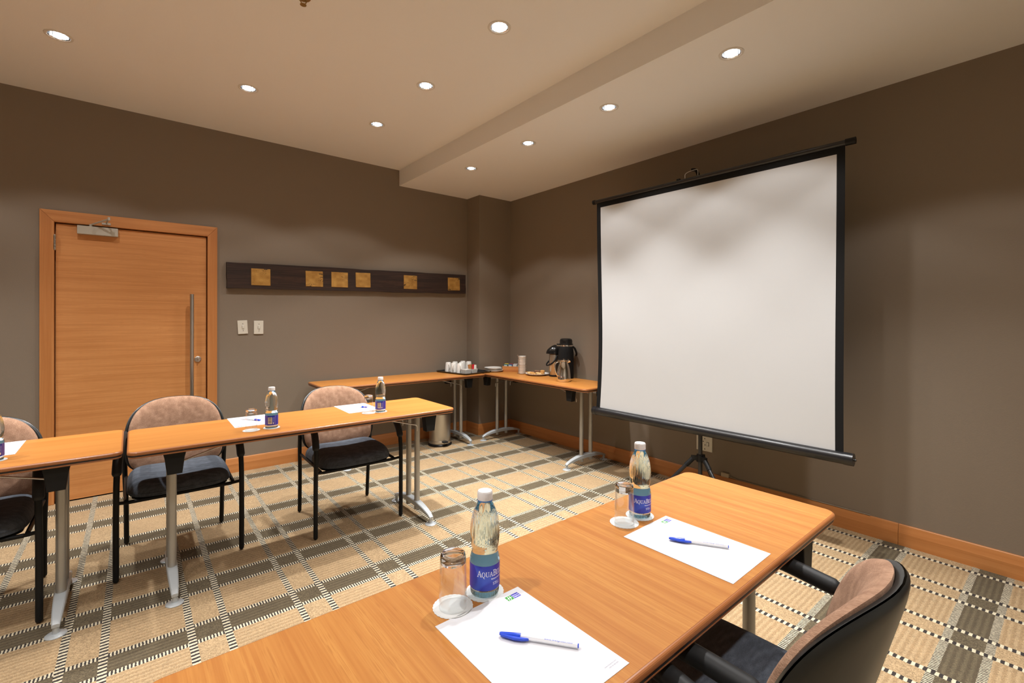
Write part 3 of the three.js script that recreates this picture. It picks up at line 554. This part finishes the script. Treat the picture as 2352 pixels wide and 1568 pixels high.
// ------------------------------------------------------------------ bottles, glasses, coasters, paper, pens
const bottleBody = (() => {
  const prof = [[0, 0.004], [0.018, 0.003], [0.026, 0.0004], [0.0300, 0.002], [0.0312, 0.006], [0.0312, 0.014], [0.0322, 0.018], [0.0324, 0.045], [0.0324, 0.068], [0.0326, 0.073], [0.0318, 0.079], [0.0296, 0.086], [0.0284, 0.090], [0.0282, 0.094], [0.0288, 0.098], [0.0304, 0.106], [0.0315, 0.117], [0.0320, 0.128], [0.0316, 0.140], [0.0302, 0.153], [0.0277, 0.166], [0.0240, 0.178], [0.0196, 0.188], [0.0162, 0.194], [0.0142, 0.1975], [0.0138, 0.2005], [0, 0.2007]];
  // smooth profile, then flutes pressed into the shoulder and the foot
  const cv = new THREE.SplineCurve(prof.slice(2, 26).map(q => new THREE.Vector2(...q))), fine = [[0, 0.004], [0.018, 0.003], ...cv.getPoints(90).map(q => [q.x, q.y]), [0, 0.2007]];
  const g = lathe(fine, 216), p = g.attributes.position;
  for (let i = 0; i < p.count; i++) {
    const x = p.getX(i), y = p.getY(i), z = p.getZ(i), r = Math.hypot(x, z); if (r < 0.005) continue; const a = Math.atan2(x, z);
    const up = smooth(0.104, 0.120, y) * smooth(0.184, 0.168, y), dn = smooth(0.001, 0.005, y) * smooth(0.0165, 0.012, y);
    const f = 1 - (0.5 + 0.5 * Math.cos(a * 36)) * (0.030 * up + 0.030 * dn) - 0.012 * (0.5 + 0.5 * Math.cos(a * 14)) * smooth(0.072, 0.076, y) * smooth(0.088, 0.082, y);
    p.setX(i, x * f); p.setZ(i, z * f);
  }
  g.computeVertexNormals(); return g;
})();
const bottleLabel = new THREE.CylinderGeometry(0.03275, 0.03275, 0.052, 64, 1, true).translate(0, 0.0435, 0);
const bottleLining = new THREE.CylinderGeometry(0.03262, 0.03262, 0.0515, 64, 1, true).translate(0, 0.0435, 0);
const bottleCap = (() => { const g = latheC([[0, 0.2008], [0.0162, 0.2008], [0.0166, 0.2012], [0.0166, 0.217], [0.0150, 0.2195], [0.0, 0.2205]], 72, 0.6), p = g.attributes.position; for (let i = 0; i < p.count; i++) { const x = p.getX(i), z = p.getZ(i), y = p.getY(i), r = Math.hypot(x, z); if (r > 0.016 && y < 0.2175) { const a = Math.atan2(x, z), f = 1 - 0.012 * (Math.cos(a * 36) > 0 ? 1 : 0); p.setX(i, x * f); p.setZ(i, z * f); } } return g; })();
const bottleRing = latheC([[0.0138, 0.1972], [0.0168, 0.1985], [0.0168, 0.2003], [0.0138, 0.2006]], 40, 0.5);
function makeBottle() {
  const t = thing('water_bottle', '', 'water bottle', [0, 0, 0], 0, 'bottles of still water');
  part('body', bottleBody, M.water, t); part('label', bottleLabel, labelMat, t); part('label_lining', bottleLining, M.lining, t); part('cap', bottleCap, M.capWhite, t); part('neck_ring', bottleRing, M.neckBlue, t); return t;
}
const tumblerWall = (() => { const o = [[0.0288, 0.0], [0.0286, 0.02], [0.0277, 0.060], [0.0270, 0.096], [0.0268, 0.104], [0.0255, 0.110], [0.0225, 0.1125]]; return lathe(o, 48); })();
const tumblerInner = lathe([[0.0268, 0.0], [0.0266, 0.02], [0.0257, 0.060], [0.0250, 0.088]], 48);
const tumblerRim = lathe([[0.0288, 0.0002], [0.0278, 0.0], [0.0268, 0.0002]], 48);
const tumblerBase = lathe([[0, 0.093], [0.018, 0.0925], [0.0240, 0.0895], [0.0258, 0.0910], [0.0262, 0.097], [0.0260, 0.104], [0.0246, 0.109], [0.0215, 0.1115], [0.017, 0.1105], [0.0, 0.1085]], 48);
function makeGlass() {
  const t = thing('tumbler', '', 'glass', [0, 0, 0], 0, 'upturned water glasses');
  part('wall', tumblerWall, M.glassThin, t); part('inner_wall', tumblerInner, M.glassThin, t); part('rim', tumblerRim, M.glassThin, t); part('thick_base', tumblerBase, M.glassSolid, t); return t;
}
const coasterGeo = (() => { const s = new THREE.Shape(), N = 26, K = 6; for (let i = 0; i < N * K; i++) { const a = i / (N * K) * Math.PI * 2, r = 0.0405 + 0.0012 * Math.abs(Math.sin(a * N / 2)); i ? s.lineTo(r * Math.cos(a), r * Math.sin(a)) : s.moveTo(r * Math.cos(a), r * Math.sin(a)); }
  const ring = (r0, r1) => { const q = new THREE.Shape(); q.absarc(0, 0, r1, 0, Math.PI * 2); const h = new THREE.Path(); h.absarc(0, 0, r0, 0, Math.PI * 2, true); q.holes.push(h); return q; };
  return mergeGeometries([flat(s, 0, 0.0008), flat(ring(0.036, 0.0385), 0.0008, 0.0003, { curveSegments: 40 })]); })();
const YT2 = T + 0.0004;
const CT = 0.0009;
function atCamera(x, z) { return Math.atan2(camera.position.x - x, camera.position.z - z); }
const bottle0 = makeBottle(); const glass0 = makeGlass();
const bottleLabels = {
  n1: 'blue-labelled still water bottle at the place farther from the screen', n2: 'blue-labelled still water bottle at the place next to the screen',
  r1: 'water bottle with bar code showing, between the two chairs before the door', r2: 'water bottle with bar code showing, before the chair next to the pedal bin', r3: 'blue-labelled water bottle alone at the end table, cut off by the frame',
};
const spots = { n1: [-2.938, 3.803, 0], n2: [-2.341, 3.778, 0], r1: [-2.950, 1.842, 1], r2: [-2.307, 1.789, 1], r3: [-3.984, 1.775, 2] };
Object.entries(spots).forEach(([k, [x, z, side]], i) => {
  const turn = atCamera(x, z) + (side === 0 ? 0.62 - Math.PI : side === 1 ? Math.PI * 2 - 5.56 - 0.22 : 0.9), p = [x, YT2 + CT, z];
  if (i === 0) { bottle0.position.set(...p); bottle0.rotation.y = turn; bottle0.userData.label = bottleLabels[k]; } else copyOf(bottle0, bottleLabels[k], p, turn);
});
const glassSpots = [[-3.021, 3.806, 'clear upturned tumbler at the place farther from the screen'], [-2.419, 3.780, 'clear upturned tumbler at the place next to the screen'], [-3.048, 1.845, 'clear upturned tumbler in front of the sheet between the two chairs before the door'], [-2.384, 1.786, 'clear upturned tumbler in front of the chair next to the pedal bin']];
glassSpots.forEach(([x, z, l], i) => { const p = [x, YT2 + CT, z]; if (i === 0) { glass0.position.set(...p); glass0.userData.label = l; } else copyOf(glass0, l, p, i); });
const coasterLabels = [...Object.entries(spots).map(([k, [x, z]]) => [x, z, 'white scalloped paper coaster under ' + { n1: 'the bottle at the table end farther from the screen', n2: 'the bottle next to the screen', r1: 'the bottle standing between two chairs', r2: 'the bottle by the pedal bin chair', r3: 'the bottle cut off by the frame' }[k]]),
  ...glassSpots.map(([x, z], i) => [x, z, 'white scalloped paper coaster under ' + ['the tumbler at the table end farther from the screen', 'the tumbler next to the screen', 'the tumbler standing between two chairs', 'the tumbler by the pedal bin chair'][i]])];
coasterLabels.forEach(([x, z, l], i) => solo('paper_coaster', coasterGeo, M.coaster, l, 'coaster', [x, YT2, z], i * 0.4, 'white paper coasters'));
// sheets: turned so that the letterhead reads from the chair
[[-2.975, 3.986, 0.012, 'white letterhead sheet with a pen, at the table end farther from the screen'], [-2.386, 3.981, 0.02, 'white letterhead sheet with a pen, at the place next to the screen'], [-3.001, 1.586, Math.PI - 0.01, 'white letterhead sheet with a pen, between the two chairs before the door'], [-2.380, 1.583, Math.PI - 0.01, 'white letterhead sheet with a pen, before the chair next to the pedal bin'], [-4.038, 1.553, Math.PI + 0.01, 'white letterhead sheet beside the bottle cut off by the frame']]
  .forEach(([x, z, r, l]) => solo('paper_sheet', paperGeo, paperMat, l, 'paper', [x, YT2, z], r, 'white letterhead sheets'));
// pen: lies along +x, cap first
function hexBarrel(x0, x1, r) { const g = new THREE.CylinderGeometry(r, r, x1 - x0, 6, 1); g.rotateZ(-Math.PI / 2); g.translate((x0 + x1) / 2, 0, 0); return g; }
const penBarrel = (() => { const g = hexBarrel(0.040, 0.1455, 0.0043).toNonIndexed(), p = g.attributes.position, uv = g.attributes.uv; for (let i = 0; i < p.count; i++) { const a = Math.atan2(p.getZ(i), p.getY(i)) / (Math.PI * 2); uv.setXY(i, (p.getX(i) - 0.04) / 0.1055, 0.62 - a * 2.6 > 0 && 0.62 - a * 2.6 < 1 ? 0.62 - a * 2.6 : 0.02); } g.computeVertexNormals(); return g; })();
const penCap = (() => { const a = latheC([[0, 0], [0.0026, 0.0004], [0.0034, 0.004], [0.0050, 0.026], [0.0056, 0.040], [0.0056, 0.0405], [0.0044, 0.0405]], 20, 0.7); a.rotateZ(-Math.PI / 2); return a; })();
const penClip = (() => { const s = new THREE.Shape([[0.004, 0.0], [0.030, 0.0045], [0.046, 0.0036], [0.056, 0.0005], [0.055, -0.0005], [0.040, 0.0], [0.004, -0.001]].map(q => new THREE.Vector2(...q))); const g = new THREE.ExtrudeGeometry(s, { depth: 0.0035, bevelEnabled: true, bevelSize: 0.0006, bevelThickness: 0.0006, bevelSegments: 1 }); g.rotateX(Math.PI / 2); g.translate(0, 0.002, 0.0052); return g; })();
const penPlug = hexBarrel(0.1455, 0.1475, 0.0036);
function makePen() { const t = thing('ballpoint_pen', '', 'pen', [0, 0, 0], 0, 'ballpoint pens on the sheets'); part('barrel', penBarrel, penPrint, t); part('cap', penCap, M.penBlue, t); part('clip', penClip, M.penBlue, t); part('end_plug', penPlug, M.penBlue, t); return t; }
const pen0 = makePen();
[[-3.002, 3.939, -2.911, 4.056, 'white pen with blue cap on the sheet farther from the screen'], [-2.416, 3.924, -2.337, 4.049, 'white pen with blue cap on the sheet next to the screen'], [-2.964, 1.632, -3.046, 1.508, 'white pen with blue cap behind the tumbler between two chairs'], [-2.329, 1.628, -2.416, 1.507, 'white pen with blue cap behind the tumbler by the pedal bin chair']].forEach(([x0, z0, x1, z1, l], i) => {
  const turn = -Math.atan2(z1 - z0, x1 - x0), p = [x0, YT2 + 0.0008 + 0.0057, z0]; let o = pen0; if (i) o = copyOf(pen0, l, p, turn); else { pen0.position.set(...p); pen0.rotation.y = turn; pen0.userData.label = l; }
});

// ------------------------------------------------------------------ coffee corner
const TY = YT2;
{
  const t = thing('serving_tray', 'black rectangular serving tray carrying the mugs', 'tray', [-0.672, TY, 0.262], 0.17);
  const w = 0.42, d = 0.50; part('tray_floor', flat(roundRect(w - 0.03, d - 0.03, 0.03), 0.002, 0.004), M.black, t);
  const rim = (() => { const o = roundRect(w, d, 0.04); const h = new THREE.Path(roundRect(w - 0.026, d - 0.026, 0.03).getPoints(8).reverse()); o.holes.push(h); const g = flat(o, 0, 0.016); const p = g.attributes.position; for (let i = 0; i < p.count; i++) if (p.getY(i) < 0.008) { p.setX(i, p.getX(i) * 0.955); p.setZ(i, p.getZ(i) * 0.965); } g.computeVertexNormals(); return g; })();
  part('tray_rim', rim, M.blackSatin, t);
}
const mugBody = latheC([[0.0, 0.097], [0.0245, 0.098], [0.0265, 0.1], [0.0285, 0.097], [0.0295, 0.094], [0.0370, 0.006], [0.0375, 0], [0.0350, 0.0], [0.0270, 0.090], [0.0, 0.092]], 36, 0.7);
const mugHandle = tube([v3(0.030, 0.080, 0), v3(0.048, 0.079, 0), v3(0.058, 0.062, 0), v3(0.056, 0.040, 0), v3(0.046, 0.022, 0), v3(0.034, 0.017, 0)], 0.0045, 28, 10);
function makeMug() { const t = thing('mug', 'white china mug standing upside down on the black tray', 'mug', [0, 0, 0], 0, 'upturned mugs on the tray'); part('body', mugBody, M.china, t); part('handle', mugHandle, M.china, t); return t; }
const mug0 = makeMug();
[[-0.792, 0.128, -1.9], [-0.782, 0.228, -2.3], [-0.764, 0.322, -2.0], [-0.690, 0.105, 0.4], [-0.672, 0.215, 0.6], [-0.578, 0.098, 0.3], [-0.556, 0.185, 0.9]].forEach(([x, z, r], i) => { const p = [x, TY + 0.006, z]; if (i) copyOf(mug0, mug0.userData.label, p, r); else { mug0.position.set(...p); mug0.rotation.y = r; } });
function dishGeo(w, d, h) { const o = roundRect(w, d, 0.004), hole = new THREE.Path(roundRect(w - 0.008, d - 0.008, 0.003).getPoints(4).reverse()); o.holes.push(hole); const a = flat(o, 0, h), b = flat(roundRect(w - 0.004, d - 0.004, 0.004), 0, 0.005); const g = mergeGeometries([a, b]), p = g.attributes.position; for (let i = 0; i < p.count; i++) { const k = lerp(0.86, 1, p.getY(i) / h); p.setX(i, p.getX(i) * k); p.setZ(i, p.getZ(i) * k); } g.computeVertexNormals(); return g; }
solo('sachet_dish', dishGeo(0.085, 0.085, 0.042), M.china, 'small square white china dish without sachets on the tray', 'dish', [-0.741, TY + 0.006, 0.412], 0.15);
solo('sachet_dish', dishGeo(0.080, 0.085, 0.042), M.china, 'small square white china dish filled with sugar sachets on the tray', 'dish', [-0.648, TY + 0.006, 0.398], 0.15);
{
  const R = rng(44), cols = [['brown', lin(0.42, 0.17, 0.05)], ['brown', lin(0.50, 0.22, 0.07)], ['red', lin(0.55, 0.02, 0.03)], ['white', lin(0.7, 0.66, 0.58)]].map(([n, c]) => [n, std({ color: c, roughness: 0.5 })]);
  const g = (() => { const q = new THREE.PlaneGeometry(0.036, 0.074, 4, 8), p = q.attributes.position; for (let i = 0; i < p.count; i++) p.setZ(i, 0.0022 * Math.cos(p.getX(i) / 0.018 * Math.PI / 2) * Math.cos(p.getY(i) / 0.037 * Math.PI / 2)); const b = q.clone(); b.scale(1, 1, -1); const id = b.index.array; for (let k = 0; k < id.length; k += 3) { const s = id[k]; id[k] = id[k + 2]; id[k + 2] = s; } q.computeVertexNormals(); b.computeVertexNormals(); return mergeGeometries([q, b]); })();
  for (let k = 0; k < 12; k++) { const [n, m] = k < 7 ? cols[k % 2] : k < 10 ? cols[2] : cols[3]; const s = solo('sugar_sachet', g, m, n + ' paper sugar sachet standing in the white dish', 'sachet', [-0.676 + (k % 12) * 0.0052, TY + 0.006 + 0.046 + R() * 0.006, 0.392 + (R() - 0.5) * 0.03], 0.15 + (R() - 0.5) * 0.7, n + ' sugar sachets'); s.rotation.z = (R() - 0.5) * 0.35; s.rotation.x = -0.12 + (R() - 0.5) * 0.25; }
}
const plateGeo = (r, h) => latheC([[0, 0.003], [r * 0.55, 0.003], [r * 0.62, 0.0], [r * 0.66, 0.0], [r * 0.70, 0.004], [r * 0.98, h - 0.002], [r, h], [r * 0.985, h + 0.0012], [r * 0.70, 0.0085], [r * 0.62, 0.0065], [0, 0.0060]], 56, 0.6);
[0, 0.0075, 0.026, 0.0335].forEach((y, k) => solo('side_plate', plateGeo(0.098, 0.014), M.china, 'white china side plate in the stack beside the tray', 'plate', [-0.372 + [0, 0.004, -0.008, -0.012][k], TY + y, 0.424 + [0, 0.002, -0.004, -0.006][k]], 0, 'stacked side plates'));
{
  // tea chest without lid, full of tea packets
  const t = thing('tea_box', 'open wooden box holding packets of tea, in the room corner', 'box', [-0.168, TY, 0.520], -0.91);
  const w = 0.225, d = 0.150, h = 0.060, th = 0.008;
  part('box_front', uvMetres(rbox(w, h, th, 0.0015).translate(0, h / 2, d / 2 - th / 2), 'x'), M.frame, t); part('box_back', uvMetres(rbox(w, h, th, 0.0015).translate(0, h / 2, -d / 2 + th / 2), 'x'), M.frame, t);
  for (const s of [-1, 1]) part('box_side', uvMetres(rbox(th, h, d - 2 * th, 0.0015).translate(s * (w / 2 - th / 2), h / 2, 0), 'z'), M.frame, t);
  part('box_floor', uvMetres(box(-w / 2 + th, w / 2 - th, 0.001, 0.006, -d / 2 + th, d / 2 - th), 'x'), M.frame, t); part('divider', uvMetres(box(-0.003, 0.003, 0.006, h - 0.004, -d / 2 + th, d / 2 - th), 'z'), M.frame, t);
  const cols = { teal: lin(0.01, 0.13, 0.15), blue: lin(0.02, 0.13, 0.30), yellow: lin(0.70, 0.48, 0.03), red: lin(0.30, 0.01, 0.02), silver: lin(0.50, 0.48, 0.46), purple: lin(0.24, 0.03, 0.28), green: lin(0.02, 0.10, 0.06), white: lin(0.62, 0.72, 0.70) }, mats = {}; for (const k in cols) mats[k] = std({ color: cols[k], roughness: 0.4 });
  const pk = (x, z, c, turn, y = 0) => { const m = new THREE.Group(); m.name = numbered('tea_packet'); m.userData = { label: c + ' tea packet with a pale label band in the open wooden box', category: 'packet', group: c + ' tea packets' }; t.updateMatrixWorld(); const p = t.localToWorld(v3(x, 0, z)); m.position.set(p.x, TY + 0.0062 + y, p.z); m.rotation.y = t.rotation.y + turn; scene.add(m); const b = part('wrapper', rbox(0.046, 0.074, 0.022, 0.003), mats[c], m); b.position.y = 0.037; const l = part('label_band', rbox(0.034, 0.014, 0.0008, 0.0003, 1), mats.white, m); l.position.set(0, 0.058, 0.0113); };
  ['teal', 'blue', 'silver', 'green'].forEach((c, k) => pk(-0.078 + k * 0.052, 0.044, c, (k - 1.5) * 0.05));
  ['yellow', 'red', 'silver', 'purple'].forEach((c, k) => pk(-0.078 + k * 0.052, 0.004, c, (k - 1) * 0.04, 0.004));
  ['green', 'teal', 'blue', 'yellow'].forEach((c, k) => pk(-0.078 + k * 0.052, -0.036, c, 0.02 * k));
}
{
  // wire carrier with a column of small white cups
  const X = -0.266, Z = 0.786, t = thing('cup_carrier', 'tall chrome wire carrier holding a column of white cups', 'cup holder', [X, TY, Z], 0.5);
  const r = 0.052; for (let k = 0; k < 4; k++) { const a = k * Math.PI / 2 + 0.4; part('upright', tube([v3(r * Math.cos(a), 0.003, r * Math.sin(a)), v3(r * Math.cos(a), 0.19, r * Math.sin(a)), v3(r * 1.15 * Math.cos(a), 0.200, r * 1.15 * Math.sin(a)), v3(r * 1.5 * Math.cos(a), 0.196, r * 1.5 * Math.sin(a))], 0.0022, 24, 6), M.chrome, t); }
  for (const y of [0.006, 0.10, 0.185]) { const g = new THREE.TorusGeometry(r, 0.0018, 6, 40); g.rotateX(Math.PI / 2); g.translate(0, y, 0); part('wire_ring', g, M.chrome, t); }
  part('base_wire', mergeGeometries([rod(v3(-r, 0.004, 0), v3(r, 0.004, 0), 0.002, 8), rod(v3(0, 0.004, -r), v3(0, 0.004, r), 0.002, 8)]), M.chrome, t);
  const cup = latheC([[0, 0.002], [0.036, 0.0], [0.0395, 0.001], [0.0415, 0.006], [0.0425, 0.027], [0.0440, 0.0305], [0.0425, 0.0308], [0.036, 0.006], [0, 0.005]], 40, 0.7);
  for (let k = 0; k < 6; k++) solo('small_cup', cup, M.china, 'small white cup nested in the wire carrier', 'cup', [X, TY + 0.006 + k * 0.031, Z], 0, 'cups in the wire carrier');
}
{
  const X = -0.208, Z = 0.965; solo('dinner_plate', plateGeo(0.126, 0.020), M.china, 'white round plate of biscuits and pastries beside the flasks', 'plate', [X, TY, Z]);
  const gold = std({ color: lin(0.56, 0.27, 0.07), roughness: 0.8 }), brown = std({ color: lin(0.20, 0.10, 0.055), roughness: 0.85 }), pale = std({ color: lin(0.62, 0.40, 0.17), roughness: 0.85 }), R = rng(9), N = tileNoise(77);
  const bis = (seed, a, b, h) => { const g = new THREE.SphereGeometry(1, 28, 16), p = g.attributes.position; for (let i = 0; i < p.count; i++) { const x = p.getX(i), y = p.getY(i), z = p.getZ(i), n = 1 + (N((x + 2) * 5 + seed, (z + 2) * 5 + y * 3, 64, 64) - 0.5) * 0.35; p.setXYZ(i, x * a * n, Math.sign(y) * Math.pow(Math.abs(y), 0.6) * h * n, z * b * n); } g.computeVertexNormals(); return g; };
  [[-0.060, -0.050, 'pale'], [-0.010, -0.062, 'brown'], [0.040, -0.040, 'brown'], [-0.062, 0.004, 'gold'], [0.058, 0.016, 'gold'], [0.020, 0.050, 'gold'], [-0.025, 0.050, 'pale'], [0.002, 0.000, 'brown', 1], [0.048, 0.030, 'gold', 1]].forEach(([x, z, c, up], k) => {
    const m = solo('biscuit', bis(k * 3.3, 0.034, 0.026, 0.011), { gold, brown, pale }[c], { gold: 'golden flaky pastry', brown: 'dark brown biscuit', pale: 'pale butter biscuit' }[c] + (up ? ' on top of the pile on the white plate' : ' at the bottom of the pile on the white plate'), 'biscuit', [X + x, TY + 0.022 + (up ? 0.017 : 0), Z + z], R() * 6, 'biscuits on the plate'); m.rotation.z = (R() - 0.5) * 0.4; });
}
{
  // pump flask: brushed steel body, black beak lid, black bail handle
  const t = thing('pump_flask', 'brushed steel pump flask with black beaked lid and bail handle', 'flask', [-0.128, TY, 1.150], 2.7);
  part('base_ring', latheC([[0, 0], [0.060, 0], [0.062, 0.004], [0.061, 0.018], [0, 0.018]], 40, 0.5), M.black, t);
  part('body', latheC([[0.0585, 0.016], [0.060, 0.019], [0.060, 0.215], [0.057, 0.236], [0.052, 0.245]], 48, 0.6), M.steelBrushed, t);
  const lid = (() => { const g = new THREE.SphereGeometry(1, 40, 24, 0, Math.PI * 2, 0, Math.PI / 2), p = g.attributes.position; for (let i = 0; i < p.count; i++) { let x = p.getX(i), y = p.getY(i), z = p.getZ(i); const beak = Math.max(0, x); p.setXYZ(i, x * (0.064 + 0.030 * beak * beak), 0.236 + Math.pow(y, 0.8) * 0.092 * (1 - 0.12 * beak), z * 0.064); } g.computeVertexNormals(); const b = new THREE.CylinderGeometry(0.064, 0.060, 0.012, 40); b.translate(0, 0.232, 0); return mergeGeometries([g, b]); })();
  part('lid', lid, M.blackGloss, t);
  part('bail_handle', tube([v3(0, 0.215, 0.062), v3(0.03, 0.165, 0.074), v3(0.072, 0.126, 0.050), v3(0.086, 0.114, 0), v3(0.072, 0.126, -0.050), v3(0.03, 0.165, -0.074), v3(0, 0.215, -0.062)], 0.0075, 40, 10), M.black, t);
}
{
  const t = thing('vacuum_flask', 'tall black vacuum flask with glossy domed lid and side handle', 'flask', [-0.140, TY, 1.322], 2.46);
  part('body', latheC([[0, 0], [0.074, 0], [0.077, 0.004], [0.077, 0.250], [0.074, 0.285], [0.069, 0.318], [0.066, 0.322]], 48, 0.6), M.blackMatte, t);
  part('neck_band', latheC([[0.066, 0.318], [0.0695, 0.320], [0.0700, 0.334], [0.066, 0.337]], 48, 0.5), M.chrome, t);
  part('lid', latheC([[0.068, 0.334], [0.071, 0.336], [0.071, 0.346], [0.064, 0.350], [0.064, 0.376], [0.058, 0.392], [0.044, 0.400], [0, 0.402]], 48, 0.5), M.blackGloss, t);
  const sp = part('spout', rbox(0.045, 0.014, 0.05, 0.005), M.blackGloss, t); sp.position.set(0.072, 0.341, 0);
  const lip = part('spout_lip', rbox(0.040, 0.010, 0.036, 0.004), M.chrome, t); lip.position.set(0.076, 0.327, 0);
  part('handle', tube([v3(-0.066, 0.318, 0.02), v3(-0.086, 0.300, 0.018), v3(-0.106, 0.245, 0.012), v3(-0.104, 0.228, 0), v3(-0.106, 0.245, -0.012), v3(-0.086, 0.300, -0.018), v3(-0.066, 0.318, -0.02)], 0.009, 36, 10), M.black, t);
}
{
  const t = thing('steel_jug', 'polished steel coffee jug with handle in front of the black flask', 'jug', [-0.345, TY, 1.492], 2.75);
  part('body', lathe([[0, 0.001], [0.058, 0.0004], [0.0635, 0.003], [0.0655, 0.010], [0.0655, 0.03], [0.064, 0.06], [0.0615, 0.09], [0.0575, 0.12], [0.051, 0.148], [0.044, 0.168], [0.038, 0.182], [0.0355, 0.190], [0.0365, 0.197]], 64), M.chrome, t);
  part('lid', latheC([[0.0365, 0.196], [0.038, 0.199], [0.036, 0.204], [0.020, 0.209], [0.006, 0.211], [0.005, 0.216], [0, 0.217]], 40, 0.6), M.chrome, t);
  const sp = part('spout', (() => { const g = new THREE.ConeGeometry(0.020, 0.040, 16, 1, true); g.rotateZ(-2.2); g.translate(-0.040, 0.184, 0); return g; })(), M.chrome, t);
  part('handle', tube([v3(0.034, 0.190, 0), v3(0.062, 0.186, 0), v3(0.086, 0.168, 0), v3(0.090, 0.135, 0), v3(0.082, 0.095, 0), v3(0.068, 0.062, 0), v3(0.059, 0.052, 0)], 0.0058, 40, 10), M.chrome, t);
  const th = part('thumb_lever', rbox(0.028, 0.006, 0.018, 0.002), M.chrome, t); th.position.set(0.048, 0.202, 0);
}

sh(scene);
renderer.render(scene, camera);
